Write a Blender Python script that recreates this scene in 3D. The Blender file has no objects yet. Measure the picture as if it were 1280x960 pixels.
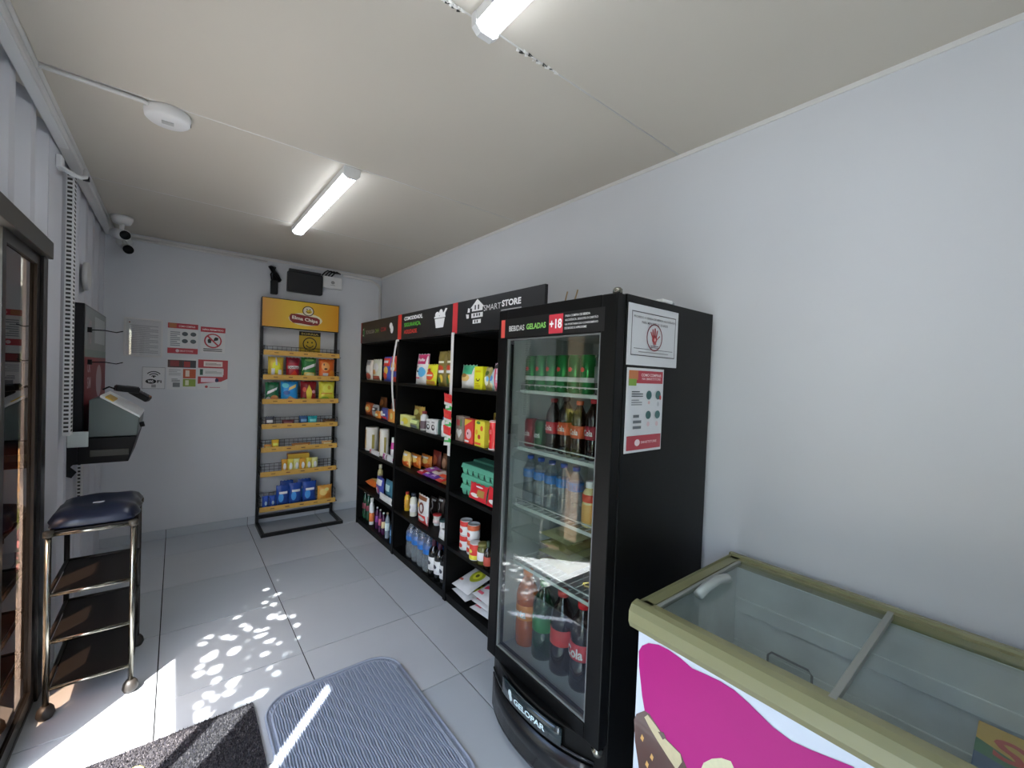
import bpy, bmesh, math, random
from mathutils import Vector, Matrix, Euler
random.seed(7)
PI = math.pi
sc = bpy.context.scene
COL = sc.collection

# ------------------------------------------------------------------ camera
CAM_H = 1.515
F_PX, YAW, PITCH, ROLL = 526.15, 0.673664, -0.0198456, 0.0382302
fw = Vector((math.sin(YAW)*math.cos(PITCH), math.cos(YAW)*math.cos(PITCH), math.sin(PITCH)))
r0 = Vector((math.cos(YAW), -math.sin(YAW), 0)); u0 = r0.cross(fw)
RV = r0*math.cos(ROLL) + u0*math.sin(ROLL); UV = -r0*math.sin(ROLL) + u0*math.cos(ROLL)
cd = bpy.data.cameras.new('camera'); cam = bpy.data.objects.new('camera', cd); COL.objects.link(cam)
cd.sensor_width = 36; cd.lens = F_PX/1280*36; cd.clip_start = 0.02
cam.matrix_world = Matrix(((RV.x, UV.x, -fw.x, 0), (RV.y, UV.y, -fw.y, 0), (RV.z, UV.z, -fw.z, CAM_H), (0, 0, 0, 1)))
sc.camera = cam
EYE = Vector((0, 0, CAM_H))
def hit(px, py, ax, val):
    """point where the photograph's pixel meets the plane axis=val"""
    d = RV*((px-640)/F_PX) + UV*((480-py)/F_PX) + fw
    return EYE + d*((val-EYE[ax])/d[ax])

# ------------------------------------------------------------------ world, sun, exposure
SUN = Vector((0.435, 0.467, -0.768)).normalized()      # direction the light travels
w = bpy.data.worlds.new('world'); sc.world = w; w.use_nodes = True
nt = w.node_tree; bg = nt.nodes['Background']
sky = nt.nodes.new('ShaderNodeTexSky'); sky.sky_type = 'NISHITA'; sky.sun_disc = False
sky.sun_elevation = math.radians(50); sky.sun_rotation = math.radians(223); sky.air_density = 1.0; sky.dust_density = 1.5
nt.links.new(sky.outputs[0], bg.inputs[0]); bg.inputs[1].default_value = 1.0
sd = bpy.data.lights.new('sun', 'SUN'); sd.energy = 20; sd.angle = math.radians(0.53); sd.color = (1, .97, .93)
so = bpy.data.objects.new('sun', sd); COL.objects.link(so); so.location = (-4, -4, 8)
so.rotation_euler = SUN.to_track_quat('-Z', 'Y').to_euler()
LED = 14.5
sc.view_settings.view_transform = 'Standard'; sc.view_settings.look = 'None'
sc.view_settings.exposure = 0.54; sc.view_settings.gamma = 1; sc.view_settings.use_curve_mapping = False

# ------------------------------------------------------------------ materials
def lin(c):
    if isinstance(c, str):
        c = c.lstrip('#'); c = [int(c[i:i+2], 16)/255 for i in (0, 2, 4)]
        c = [x/12.92 if x <= .04045 else ((x+.055)/1.055)**2.4 for x in c]
    return (c[0], c[1], c[2], 1)
MC = {}
def M(col, rough=.5, metal=0., coat=0., var=0., scale=30, bump=0., emit=0., trans=0., key=None, spec=.5):
    k = (col, rough, metal, coat, var, scale, bump, emit, trans, spec)
    if k in MC: return MC[k]
    m = bpy.data.materials.new(key or ('mat_'+str(col).lstrip('#'))); m.use_nodes = True
    n = m.node_tree; b = n.nodes['Principled BSDF']
    b.inputs['Base Color'].default_value = lin(col); b.inputs['Roughness'].default_value = rough
    b.inputs['Metallic'].default_value = metal; b.inputs['Coat Weight'].default_value = coat
    b.inputs['Specular IOR Level'].default_value = spec
    if trans: b.inputs['Transmission Weight'].default_value = trans
    if emit: b.inputs['Emission Color'].default_value = lin(col); b.inputs['Emission Strength'].default_value = emit
    if var or bump:
        tc = n.nodes.new('ShaderNodeTexCoord'); no = n.nodes.new('ShaderNodeTexNoise')
        no.inputs['Scale'].default_value = scale; no.inputs['Detail'].default_value = 6
        n.links.new(tc.outputs['Object'], no.inputs['Vector'])
        if var:
            mx = n.nodes.new('ShaderNodeMix'); mx.data_type = 'RGBA'; c = lin(col)
            mx.inputs['A'].default_value = (c[0]*(1-var), c[1]*(1-var), c[2]*(1-var), 1)
            mx.inputs['B'].default_value = (min(1, c[0]*(1+var)), min(1, c[1]*(1+var)), min(1, c[2]*(1+var)), 1)
            n.links.new(no.outputs['Fac'], mx.inputs['Factor']); n.links.new(mx.outputs['Result'], b.inputs['Base Color'])
        if bump:
            bp = n.nodes.new('ShaderNodeBump'); bp.inputs['Strength'].default_value = bump; bp.inputs['Distance'].default_value = .01
            n.links.new(no.outputs['Fac'], bp.inputs['Height']); n.links.new(bp.outputs[0], b.inputs['Normal'])
    MC[k] = m; return m
def pane(name, tint, ior=1.5, rough=0.0, boost=1.0, haze=0.):
    """thin clear sheet: Fresnel mirror over straight-through transmission"""
    if name in MC: return MC[name]
    m = bpy.data.materials.new(name); m.use_nodes = True; n = m.node_tree
    for x in list(n.nodes): n.nodes.remove(x)
    o = n.nodes.new('ShaderNodeOutputMaterial'); t = n.nodes.new('ShaderNodeBsdfTransparent'); g = n.nodes.new('ShaderNodeBsdfGlossy')
    lw = n.nodes.new('ShaderNodeLayerWeight'); lw.inputs['Blend'].default_value = .5
    pw = n.nodes.new('ShaderNodeMath'); pw.operation = 'POWER'; pw.inputs[1].default_value = 5; n.links.new(lw.outputs['Facing'], pw.inputs[0])
    r0_ = ((ior-1)/(ior+1))**2; f = n.nodes.new('ShaderNodeMath'); f.operation = 'MULTIPLY_ADD'; f.inputs[1].default_value = 1-r0_; f.inputs[2].default_value = r0_; n.links.new(pw.outputs[0], f.inputs[0])
    mx = n.nodes.new('ShaderNodeMixShader'); g.inputs['Roughness'].default_value = rough
    t.inputs['Color'].default_value = lin(tint)
    mm = n.nodes.new('ShaderNodeMath'); mm.operation = 'MULTIPLY'; mm.use_clamp = True; mm.inputs[1].default_value = boost
    n.links.new(f.outputs[0], mm.inputs[0]); n.links.new(mm.outputs[0], mx.inputs[0])
    if haze:
        df = n.nodes.new('ShaderNodeBsdfDiffuse'); df.inputs['Color'].default_value = lin('#dfe6ea'); m2 = n.nodes.new('ShaderNodeMixShader'); m2.inputs[0].default_value = haze
        n.links.new(t.outputs[0], m2.inputs[1]); n.links.new(df.outputs[0], m2.inputs[2]); t = m2
    n.links.new(t.outputs[0], mx.inputs[1]); n.links.new(g.outputs[0], mx.inputs[2]); n.links.new(mx.outputs[0], o.inputs[0])
    MC[name] = m; return m
WALL = M('#d5d7da', .55, var=.03, scale=3, bump=.03, key='painted_wall')
STEEL = M('#d0d1d6', .5, var=.03, scale=5, key='painted_steel')
CEIL = M('#cdc6b9', .75, var=.03, scale=2, bump=.02, key='ceiling_paint')
BLACK = M('#060606', .5, var=.2, key='black_laminate', spec=.25)
BLKMET = M('#131314', .4, metal=.0, key='black_metal')
WHITE = M('#e8e8e6', .5, key='white_plastic')
TRIMW = M('#dcdad6', .5, var=.03, key='white_trim')
CHROME = M('#8e8c82', .22, metal=1., key='chrome')
BRONZE = M('#1f1c19', .35, metal=.3, key='bronze_aluminium')
DARK = M('#0b0b0c', .45, key='dark_plastic', spec=.3)

# ------------------------------------------------------------------ mesh helpers
class MB:
    def __init__(s): s.v = []; s.f = []; s.m = []; s.mats = []; s.sm = []
    def mi(s, mat):
        if mat not in s.mats: s.mats.append(mat)
        return s.mats.index(mat)
    def add(s, vs, fs, mat, smooth=False):
        b = len(s.v); s.v += [tuple(v) for v in vs]; i = s.mi(mat)
        for f in fs: s.f.append(tuple(b+k for k in f)); s.m.append(i); s.sm.append(smooth)
        return s
    def box(s, a, b, mat):
        x0, x1 = sorted((a[0], b[0])); y0, y1 = sorted((a[1], b[1])); z0, z1 = sorted((a[2], b[2]))
        return s.add([(x0,y0,z0),(x1,y0,z0),(x1,y1,z0),(x0,y1,z0),(x0,y0,z1),(x1,y0,z1),(x1,y1,z1),(x0,y1,z1)],
                     [(0,3,2,1),(4,5,6,7),(0,1,5,4),(1,2,6,5),(2,3,7,6),(3,0,4,7)], mat)
    def tube(s, pts, r, mat, n=8, cap=True):
        pts = [Vector(p) for p in pts]; vs = []; fs = []
        for i, p in enumerate(pts):
            d = (pts[min(i+1, len(pts)-1)] - pts[max(i-1, 0)]).normalized()
            a = d.cross(Vector((0, 0, 1)) if abs(d.z) < .95 else Vector((1, 0, 0))).normalized(); b = d.cross(a)
            for k in range(n):
                t = 2*PI*k/n; vs.append(p + a*math.cos(t)*r + b*math.sin(t)*r)
        for i in range(len(pts)-1):
            for k in range(n): fs.append((i*n+k, i*n+(k+1) % n, (i+1)*n+(k+1) % n, (i+1)*n+k))
        if cap: fs.append(tuple(range(n-1, -1, -1))); fs.append(tuple((len(pts)-1)*n+k for k in range(n)))
        return s.add(vs, fs, mat, True)
    def lathe(s, prof, mat, n=18, c=(0, 0, 0), axis='z'):
        vs = []; fs = []
        for r, z in prof:
            for k in range(n):
                t = 2*PI*k/n; p = (r*math.cos(t), r*math.sin(t), z)
                if axis == 'y': p = (p[0], p[2], p[1])
                if axis == 'x': p = (p[2], p[0], p[1])
                vs.append((p[0]+c[0], p[1]+c[1], p[2]+c[2]))
        m = len(prof)
        for i in range(m-1):
            for k in range(n): fs.append((i*n+k, i*n+(k+1) % n, (i+1)*n+(k+1) % n, (i+1)*n+k))
        if prof[0][0] > 1e-5: fs.append(tuple(range(n-1, -1, -1)))
        if prof[-1][0] > 1e-5: fs.append(tuple((m-1)*n+k for k in range(n)))
        return s.add(vs, fs, mat, True)
    def prism(s, poly, axis, a, b, mat):
        """polygon (2-D) extruded along axis from a to b; 2-D order: x->(y,z) y->(x,z) z->(x,y)"""
        def P(p, t): return (t, p[0], p[1]) if axis == 0 else ((p[0], t, p[1]) if axis == 1 else (p[0], p[1], t))
        n = len(poly); vs = [P(p, a) for p in poly] + [P(p, b) for p in poly]
        fs = [tuple(range(n-1, -1, -1)), tuple(range(n, 2*n))] + [(i, (i+1) % n, n+(i+1) % n, n+i) for i in range(n)]
        return s.add(vs, fs, mat)
    def build(s, name, parent=None, bevel=0, loc=None, fixn=True):
        me = bpy.data.meshes.new(name); me.from_pydata(s.v, [], s.f)
        for m in s.mats: me.materials.append(m)
        me.polygons.foreach_set('material_index', s.m); me.polygons.foreach_set('use_smooth', s.sm)
        if fixn and len(s.f) < 6000:
            b = bmesh.new(); b.from_mesh(me); bmesh.ops.recalc_face_normals(b, faces=b.faces); b.to_mesh(me); b.free()
        me.update()
        o = bpy.data.objects.new(name, me); COL.objects.link(o)
        if parent: o.parent = parent
        if loc: o.location = loc
        if bevel:
            bv = o.modifiers.new('bevel', 'BEVEL'); bv.width = bevel; bv.segments = 2; bv.limit_method = 'ANGLE'; bv.angle_limit = math.radians(50)
        return o
def tag(o, label, cat, group=None):
    o['label'] = label; o['category'] = cat
    if group: o['group'] = group
    return o
def struct(o, label=None):
    o['kind'] = 'structure'
    if label: o['label'] = label
    return o
def thing(name, label, cat, loc=(0, 0, 0), rot=(0, 0, 0), group=None):
    o = bpy.data.objects.new(name, None); COL.objects.link(o); o.empty_display_size = .05
    o.location = loc; o.rotation_euler = rot; return tag(o, label, cat, group)
def B(name, a, b, mat, parent=None, bevel=0):
    """box whose origin sits at the centre of its base"""
    cx, cy, z = (a[0]+b[0])/2, (a[1]+b[1])/2, min(a[2], b[2])
    mb = MB(); mb.box((a[0]-cx, a[1]-cy, a[2]-z), (b[0]-cx, b[1]-cy, b[2]-z), mat)
    o = mb.build(name, parent, bevel); o.location = (cx, cy, z); return o

TXT = {}
def textmesh(s, bold=0.0):
    k = (s, bold)
    if k not in TXT:
        c = bpy.data.curves.new('lettering', 'FONT'); c.body = s; c.align_x = 'CENTER'; c.align_y = 'CENTER'; c.offset = bold
        c.resolution_u = 3
        o = bpy.data.objects.new('lettering', c); me = bpy.data.meshes.new_from_object(o)
        vs = [(v.co.x, v.co.y) for v in me.vertices]; fs = [tuple(p.vertices) for p in me.polygons]
        bpy.data.objects.remove(o); bpy.data.meshes.remove(me); bpy.data.curves.remove(c)
        if not vs: vs = [(0, 0), (1, 0), (0, 1)]; fs = [(0, 1, 2)]
        x0 = min(v[0] for v in vs); x1 = max(v[0] for v in vs); y0 = min(v[1] for v in vs); y1 = max(v[1] for v in vs)
        TXT[k] = ([((v[0]-(x0+x1)/2)/(x1-x0), (v[1]-(y0+y1)/2)/(y1-y0)) for v in vs], fs)
    return TXT[k]

# surfaces: (u, v, offset) -> local point; the front of every pack faces local -Y
def flat(y=0): return lambda u, v, o: (u, y-o, v)
def cyl(r): return lambda u, v, o: ((r+o)*math.sin(u/r), -(r+o)*math.cos(u/r), v)
def decal(mb, specs, S, W, H, rough=.5, off=.0007, bend=True, coat=0.):
    """flat print laid on a surface; u in -.5...5 of W, v in 0..1 of H, each later layer a hair proud"""
    for k, d in enumerate(specs):
        t, col = d[0], d[1]; mat = M(col, rough, coat=coat) if isinstance(col, str) else col; o = off*(1+k*.5); n = 6 if bend else 1
        if t == 'r':
            a, b, c, e = d[2:6]; vs = []; fs = []
            for j in range(n+1):
                for i in range(n+1): vs.append(S((a+(c-a)*i/n)*W, (b+(e-b)*j/n)*H, o))
            for j in range(n):
                for i in range(n): q = j*(n+1)+i; fs.append((q, q+1, q+n+2, q+n+1))
            mb.add(vs, fs, mat, bend)
        elif t == 'e':
            cu, cv, ru, rv = d[2:6]; N = 20; vs = [S(cu*W, cv*H, o)]; fs = []
            for ring in (.5, 1):
                for i in range(N): a = 2*PI*i/N; vs.append(S((cu+ru*ring*math.cos(a))*W, (cv+rv*ring*math.sin(a))*H, o))
            for i in range(N):
                j = (i+1) % N; fs.append((0, 1+i, 1+j)); fs.append((1+i, 1+N+i, 1+N+j, 1+j))
            mb.add(vs, fs, mat, bend)
        elif t == 'a':      # arc band: centre, radii in metres of W, angles in degrees, aspect H/W compensated
            cu, cv, r0_, r1_, a0, a1 = d[2:8]; N = 24; vs = []; fs = []
            for i in range(N+1):
                a = math.radians(a0+(a1-a0)*i/N)
                for r_ in (r0_, r1_): vs.append(S(cu*W+r_*W*math.cos(a), cv*H+r_*W*math.sin(a), o))
            for i in range(N): fs.append((2*i, 2*i+1, 2*i+3, 2*i+2))
            mb.add(vs, fs, mat, bend)
        elif t == 'p':
            if not bend: mb.add([S(p[0]*W, p[1]*H, o) for p in d[2]], [tuple(range(len(d[2])))], mat)
            else:
                pl = d[2]; N = len(pl)*4; cu = sum(p[0] for p in pl)/len(pl); cv = sum(p[1] for p in pl)/len(pl); ed = []
                for a, b in zip(pl, pl[1:]+pl[:1]): ed += [(a[0]+(b[0]-a[0])*q/4, a[1]+(b[1]-a[1])*q/4) for q in range(4)]
                vs = [S(cu*W, cv*H, o)]+[S((cu+(x-cu)*k_)*W, (cv+(y-cv)*k_)*H, o) for k_ in (.33, .67, 1) for x, y in ed]
                fs = [(0, 1+i, 1+(i+1) % N) for i in range(N)]+[(1+r*N+i, 1+(r+1)*N+i, 1+(r+1)*N+(i+1) % N, 1+r*N+(i+1) % N) for r in (0, 1) for i in range(N)]
                mb.add(vs, fs, mat, True)
        elif t == 't':      # text: string, centre, width, height, bold, slant
            s, cu, cv, ww, hh = d[2:7]; bold = d[7] if len(d) > 7 else .015; tilt = d[8] if len(d) > 8 else 0
            vs, fs = textmesh(s, bold)
            mb.add([S((cu+x*ww)*W, (cv+y*hh)*H + tilt*x*ww*W, o*1.3) for x, y in vs], fs, mat)
        elif t == 'L':      # greeked lines: rows inside a rectangle
            a, b, c, e, rows = d[2:7]; hh = (e-b)/rows
            for i in range(rows):
                cc = a+(c-a)*(1 if i % 3 != 2 else .7); v0 = b+hh*i
                mb.add([S(a*W, v0*H, o), S(cc*W, v0*H, o), S(cc*W, (v0+hh*.5)*H, o), S(a*W, (v0+hh*.5)*H, o)], [(0, 1, 2, 3)], mat)
    return mb

def stand(px0, px1, pyt, z, plane, val):
    """where a pack whose outline spans these pixels stands when its front lies on the plane and its base at z"""
    ax = 'XY'.index(plane); pb = (px0+px1)/2
    a = hit(px0, pyt, ax, val); b = hit(px1, pyt, ax, val); c = hit(pb, pyt, ax, val)
    if ax == 0: return (val, (a.y+b.y)/2, z), abs(a.y-b.y), c.z-z, -PI/2
    return ((a.x+b.x)/2, val, z), abs(a.x-b.x), c.z-z, 0
def bagsurf(w, h, d, seed=0):
    rnd = random.Random(seed); ph = [rnd.uniform(0, 6.28) for _ in range(4)]
    def g(u, v):
        a = max(0., 1-abs(2*u/w)**2.6); b = max(0., math.sin(PI*min(1, max(0, v/h))))**.55
        wr = .10*math.sin(9*u/w+ph[0])*math.sin(7*v/h+ph[1])
        return d/2*(a**.55)*b*(1+wr)
    return g
def bright(c, g=1.55):
    """sRGB hex of a pack's print, raised to its albedo"""
    if not isinstance(c, str): return c
    v = [min(.86, x*g) for x in lin(c)[:3]]; return '#%02x%02x%02x' % tuple(int(round(255*(12.92*x if x <= .0031308 else 1.055*x**(1/2.4)-.055))) for x in v)
def brights(sp_): return [(d[0], bright(d[1]))+tuple(d[2:]) for d in sp_]
def bag_mesh(w, h, d, base, specs, seed=0, rough=.32, seal=True):
    base = bright(base); specs = brights(specs)
    g = bagsurf(w, h, d, seed); body = MB(); n, m = 12, 14; mat = M(base, rough, var=.28, bump=.3, scale=16, key='foil_film')
    for sgn in (-1, 1):
        vs = []; fs = []
        for j in range(m+1):
            v = h*j/m; pin = 1-.06*math.sin(PI*j/m)
            for i in range(n+1):
                u = w*(i/n-.5); vs.append((u*pin, sgn*(g(u, v)+.0006), v + (.004*math.sin(i*2.1+seed) if j == m else 0)))
        for j in range(m):
            for i in range(n): q = j*(n+1)+i; fs.append((q, q+1, q+n+2, q+n+1))
        body.add(vs, fs, mat, True)
    S = lambda u, v, o: (u*(1-.06*math.sin(PI*v/h)), -(g(u, v)+.0012+o), v)
    lab = decal(MB(), specs, S, w, h, rough) if specs else None
    return body, lab
def bag(name, label, cat, P, base, specs, d=.06, rz=0, tilt=0, group=None, lie=False, seed=None, wh=None, back=True):
    loc, w, h, r = P
    if wh: w, h = wh
    sd_ = seed if seed is not None else int(abs(loc[1]*1000+loc[0]*700)) % 97
    body, lab = bag_mesh(w, h, d, base, specs, sd_)
    nx, ny = (math.cos(r+PI/2), math.sin(r+PI/2))
    t = thing(name, label, cat, (loc[0]+nx*d/2, loc[1]+ny*d/2, loc[2]+((d*.56 if lie is True else d*.4) if lie else 0)), ((-PI/2+(0 if lie is True else lie)) if lie else tilt, 0, r+rz), group)
    body.build('pouch', t)
    if lab: lab.build('print', t, fixn=False)
    return t
def carton(name, label, cat, P, base, specs, d=.06, rz=0, group=None, wh=None, rough=.45, lidc=None):
    loc, w, h, r = P
    if wh: w, h = wh
    base = bright(base); specs = brights(specs)
    nx, ny = (math.cos(r+PI/2), math.sin(r+PI/2))
    t = thing(name, label, cat, (loc[0]+nx*d/2, loc[1]+ny*d/2, loc[2]), (0, 0, r+rz), group)
    B('carton_body', (-w/2, -d/2, 0), (w/2, d/2, h), M(base, rough), t, bevel=min(.004, w/10))
    lb = MB(); S = flat(-d/2-.0008); decal(lb, specs, S, w, h, rough, bend=False)
    if specs: lb.build('print', t, fixn=False)
    if lidc: B('flap', (-w/2+.002, -d*.28, h), (w/2-.002, d*.28, h+.006), M(lidc, .5), t)
    return t
PROF = {
 'pet':   lambda R, H: [(R*.75, 0), (R*.95, .01*H), (R, .05*H), (R, .30*H), (R*.94, .33*H), (R*.94, .56*H), (R, .59*H), (R, .68*H), (R*.86, .76*H), (R*.50, .86*H), (R*.36, .91*H), (R*.36, .945*H)],
 'wine':  lambda R, H: [(R*.92, 0), (R, .01*H), (R, .60*H), (R*.90, .66*H), (R*.42, .74*H), (R*.36, .80*H), (R*.36, .9*H)],
 'squat': lambda R, H: [(R*.92, 0), (R, .02*H), (R, .70*H), (R*.92, .76*H), (R*.55, .84*H), (R*.50, .88*H)],
 'can':   lambda R, H: [(R*.78, 0), (R*.86, .01*H), (R, .06*H), (R, .90*H), (R*.84, .965*H), (R*.86, .985*H), (R*.86, H), (R*.78, H), (R*.76, .985*H), (.0, .985*H)],
 'tin':   lambda R, H: [(R, 0), (R, .02*H), (R*.97, .035*H), (R*.97, .96*H), (R, .975*H), (R, H), (R*.95, H), (R*.94, .98*H), (0, .98*H)],
 'jar':   lambda R, H: [(R*.9, 0), (R, .03*H), (R, .72*H), (R*.86, .82*H), (R*.80, .86*H)],
 'cup':   lambda R, H: [(R*.80, 0), (R*.82, .01*H), (R, .86*H), (R*1.03, .88*H)],
}
def vessel(name, label, cat, P, kind, body, band, cap=None, specs=(), group=None, wh=None, rough=.15, capspan=None, centred=True):
    """a turned pack: body colour or material, band=(v0,v1,colour), cap colour"""
    loc, w, h, r = P
    if wh: w, h = wh
    body = bright(body); cap = bright(cap); specs = brights(specs)
    R = w/2; nx, ny = (math.cos(r+PI/2), math.sin(r+PI/2))
    t = thing(name, label, cat, (loc[0]+nx*R, loc[1]+ny*R, loc[2]), (0, 0, r), group)
    bm_ = M(body, rough, coat=.3) if isinstance(body, str) else body
    prof = PROF[kind](R, h); o = MB().lathe(prof, bm_).build({'can': 'can_body', 'tin': 'can_body', 'jar': 'glass_body', 'cup': 'cup_body'}.get(kind, 'bottle_body'), t)
    if band:
        for bnd in (band if isinstance(band[0], (tuple, list)) else [band]):
            v0, v1, c = bnd; c = bright(c); k = .96 if kind == 'pet' else 1.0
            rr = R*k+.0012
            MB().lathe([(rr-.001, v0*h), (rr, v0*h+.001), (rr, v1*h-.001), (rr-.001, v1*h)], M(c, .4) if isinstance(c, str) else c, n=20).build('label_band', t)
    if specs:
        lb = MB(); decal(lb, specs, cyl(R+.002), PI*R, h, .45); lb.build('print', t, fixn=False)
    if cap:
        a, b, k = capspan or {'pet': (.93, 1., .46), 'wine': (.74, 1., .41), 'squat': (.86, 1., .62), 'jar': (.84, 1., .92), 'cup': (.87, 1., 1.08), 'can': (.97, 1., .8), 'tin': (.97, 1., .98)}[kind]
        if kind == 'wine': pr = [(R*.44, .76*h), (R*.40, .80*h), (R*.40, .985*h), (R*.38, h), (0, h)]
        else: pr = [(R*k, a*h), (R*k, b*h-.002), (R*k*.92, b*h), (0, b*h)]
        MB().lathe(pr, M(cap, .35)).build('cap' if kind in ('pet', 'squat') else ('capsule' if kind == 'wine' else 'lid'), t)
    return t

# ------------------------------------------------------------------ room shell
XL, XR, YB, YF, H = -0.46, 1.785, 4.65, -1.35, 2.553
TILE_MATS = []
for i, c in enumerate(('#bfc4c9', '#bac0c5', '#c4c8cc')):
    TILE_MATS.append(M(c, .34, var=.07, scale=2.2+i*.6, key='floor_tile_glaze'))
floor = struct(B('floor', (-.55, YF, -.06), (XR, YB, -.006), M('#1d1d1f', .9, var=.1), None), 'light grey porcelain tile floor with dark joints')
FX, FY, FZ = floor.location
xs = [-.55, -.046, .553, 1.153, 1.752, XR]; ys = [YB, 4.216, 3.600, 2.995, 2.384, 1.772, 1.166, .56, -.046, -.652, YF]
for i in range(len(xs)-1):
    for j in range(len(ys)-1):
        a, b = xs[i]+.0025, xs[i+1]-.0025; c, d = ys[j+1]+.0025, ys[j]-.0025
        mb = MB(); mb.box((a, c, -.006), (b, d, 0), TILE_MATS[(i*3+j*5) % 3])
        o = mb.build('tile', None, .0012); o.parent = floor; o.matrix_parent_inverse = Matrix.Translation((-FX, -FY, -FZ))

def wall(name, a, b, mat, label): return struct(B(name, a, b, mat), label)
wb = wall('wall_back', (-.55, YB, 0), (XR+.1, YB+.1, H+.05), WALL, 'plain pale grey end wall')
wall('wall_right', (XR, YF-.1, 0), (XR+.1, YB, H+.05), WALL, 'plain pale grey long side wall')
wall('wall_front', (-.55, YF-.1, 0), (XR, YF, H+.05), WALL, 'plain pale grey wall behind the viewpoint')
# skirting of cut tiles along the end wall
sk = struct(MB().box((-.5, YB-.006, 0), (XR, YB, .075), M('#55565a', .9)).build('baseboard_back'), 'grey tile skirting along the end wall')
for i in range(len(xs)-1):
    MB().box((xs[i]+.002, YB-.012, .001), (xs[i+1]-.002, YB-.004, .078), TILE_MATS[i % 3]).build('skirting_tile', sk, .001)

# ceiling: boards between seams, thin raised bead over each seam
ce = struct(B('ceiling', (-.55, YF-.1, H+.006), (XR+.1, YB+.1, H+.08), M('#8b8880', .9)), 'warm white boarded ceiling')
cl = Matrix.Translation((-ce.location.x, -ce.location.y, -ce.location.z))
seams = [YB, 3.405, 2.235, 1.070, -.10, YF]
for j in range(len(seams)-1):
    o = MB().box((-.55, seams[j+1]+.0015, H), (XR, seams[j]-.0015, H+.006), CEIL).build('ceiling_board', ce); o.matrix_parent_inverse = cl
for y in seams[1:-1]:
    o = MB().tube([(-.45, y, H+.001), (XR-.01, y, H+.001)], .0035, TRIMW, 6).build('seam_bead', ce); o.matrix_parent_inverse = cl
# torn patches of seam filler
rr = random.Random(3)
for (xa, xb) in ((.53, .63), (.83, 1.0)):
    mb = MB()
    for k in range(16):
        x = xa+(xb-xa)*(k+rr.uniform(-.3, .3))/16; y = 1.07+rr.uniform(-.007, .007); s = rr.uniform(.003, .009)
        c = M('#3a3833', .9) if k % 3 == 1 else M('#f2f0ea', .7)
        mb.add([(x-s, y-s*.5, H-.001), (x+s*1.4, y-s*.3, H-.004), (x+s, y+s*.7, H-.002), (x-s*.6, y+s*.6, H-.006)], [(0, 1, 2, 3)], c)
    o = mb.build('torn_seam_filler', ce); o.matrix_parent_inverse = cl; o['kind'] = 'stuff'
# corner trim between ceiling and right wall
struct(MB().box((XR-.006, YF, H-.018), (XR, YB, H), TRIMW).build('trim_1'), 'thin white strip where ceiling meets long wall')
struct(MB().box((-.46, YB-.012, H-.03), (XR, YB, H-.012), TRIMW).build('trim_2'), 'thin white strip at the top of the end wall')

# left wall: corrugated container steel, door opening Y -.75..2.78 up to z 2.02
def corr(y0, y1, z0, z1, mb, per=.278, ph=0.):
    xo, xi = XL-.045, XL; pts = []; y = y0-per+ph
    while y < y1+per:
        for dy, x in ((0, xo), (.07, xo), (.139, xi), (.209, xi)): pts.append((y+dy, x))
        y += per
    pp = []
    for (a, xa), (b, xb) in zip(pts, pts[1:]):
        if b <= y0 or a >= y1: continue
        def X(t): return xa+(xb-xa)*(t-a)/(b-a)
        s, e = max(a, y0), min(b, y1)
        if not pp: pp.append((s, X(s)))
        pp.append((e, X(e)))
    n = len(pp); vs = [(x, y, z0) for y, x in pp]+[(x, y, z1) for y, x in pp]
    mb.add(vs, [(i, i+1, n+i+1, n+i) for i in range(n-1)], STEEL)
mb = MB(); corr(YF, -.75, 0, H, mb); corr(-.75, 2.78, 2.02, H, mb, ph=.05); corr(3.06, YB, 0, H, mb, ph=.02)
mb.box((XL-.07, YF, 0), (XL-.05, -.75, H), STEEL); mb.box((XL-.07, -.75, 2.02), (XL-.05, 2.78, H), STEEL); mb.box((XL-.07, 2.78, 0), (XL-.05, YB, H), STEEL)
mb.box((XL-.06, .30, 0), (XL-.004, .82, 2.0), STEEL); mb.box((XL-.05, 2.78, 0), (XL+.002, 3.06, H), STEEL)         # solid infill added to keep sun off the mat, then flat jamb plate
mb.box((XL-.05, -.77, 2.0), (XL-.001, 2.80, 2.03), STEEL)
struct(mb.build('wall_left', fixn=False), 'white painted corrugated container side wall')

# sliding glass door
dr = bpy.data.objects.new('door_1', None); COL.objects.link(dr); dr.location = (XL, 1.0, 0); struct(dr, 'dark bronze sliding glass door standing half open')
dm = Matrix.Translation((-XL, -1.0, 0))
def dpart(name, mb, bevel=0):
    o = mb.build(name, dr, bevel); o.matrix_parent_inverse = dm; return o
GLASSD = pane('door_glass', '#c4b4a6', 1.5, boost=1.15)
xd0, xd1 = XL-.045, XL+.002
dpart('header_rail', MB().box((xd0-.01, -.75, 1.955), (XL+.022, 2.775, 2.03), M('#48443f', .4, metal=.3)), .003)
dpart('floor_track', MB().box((xd0, -.75, 0), (XL-.005, 2.7, .018), BRONZE).box((XL-.026, -.75, .018), (XL-.020, 2.7, .028), CHROME))
dpart('jamb', MB().box((xd0, 2.70, 0), (XL+.006, 2.775, 1.96), BRONZE), .002)
dpart('jamb', MB().box((xd0, -.75, 0), (XL, -.69, 1.96), BRONZE), .002)
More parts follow.
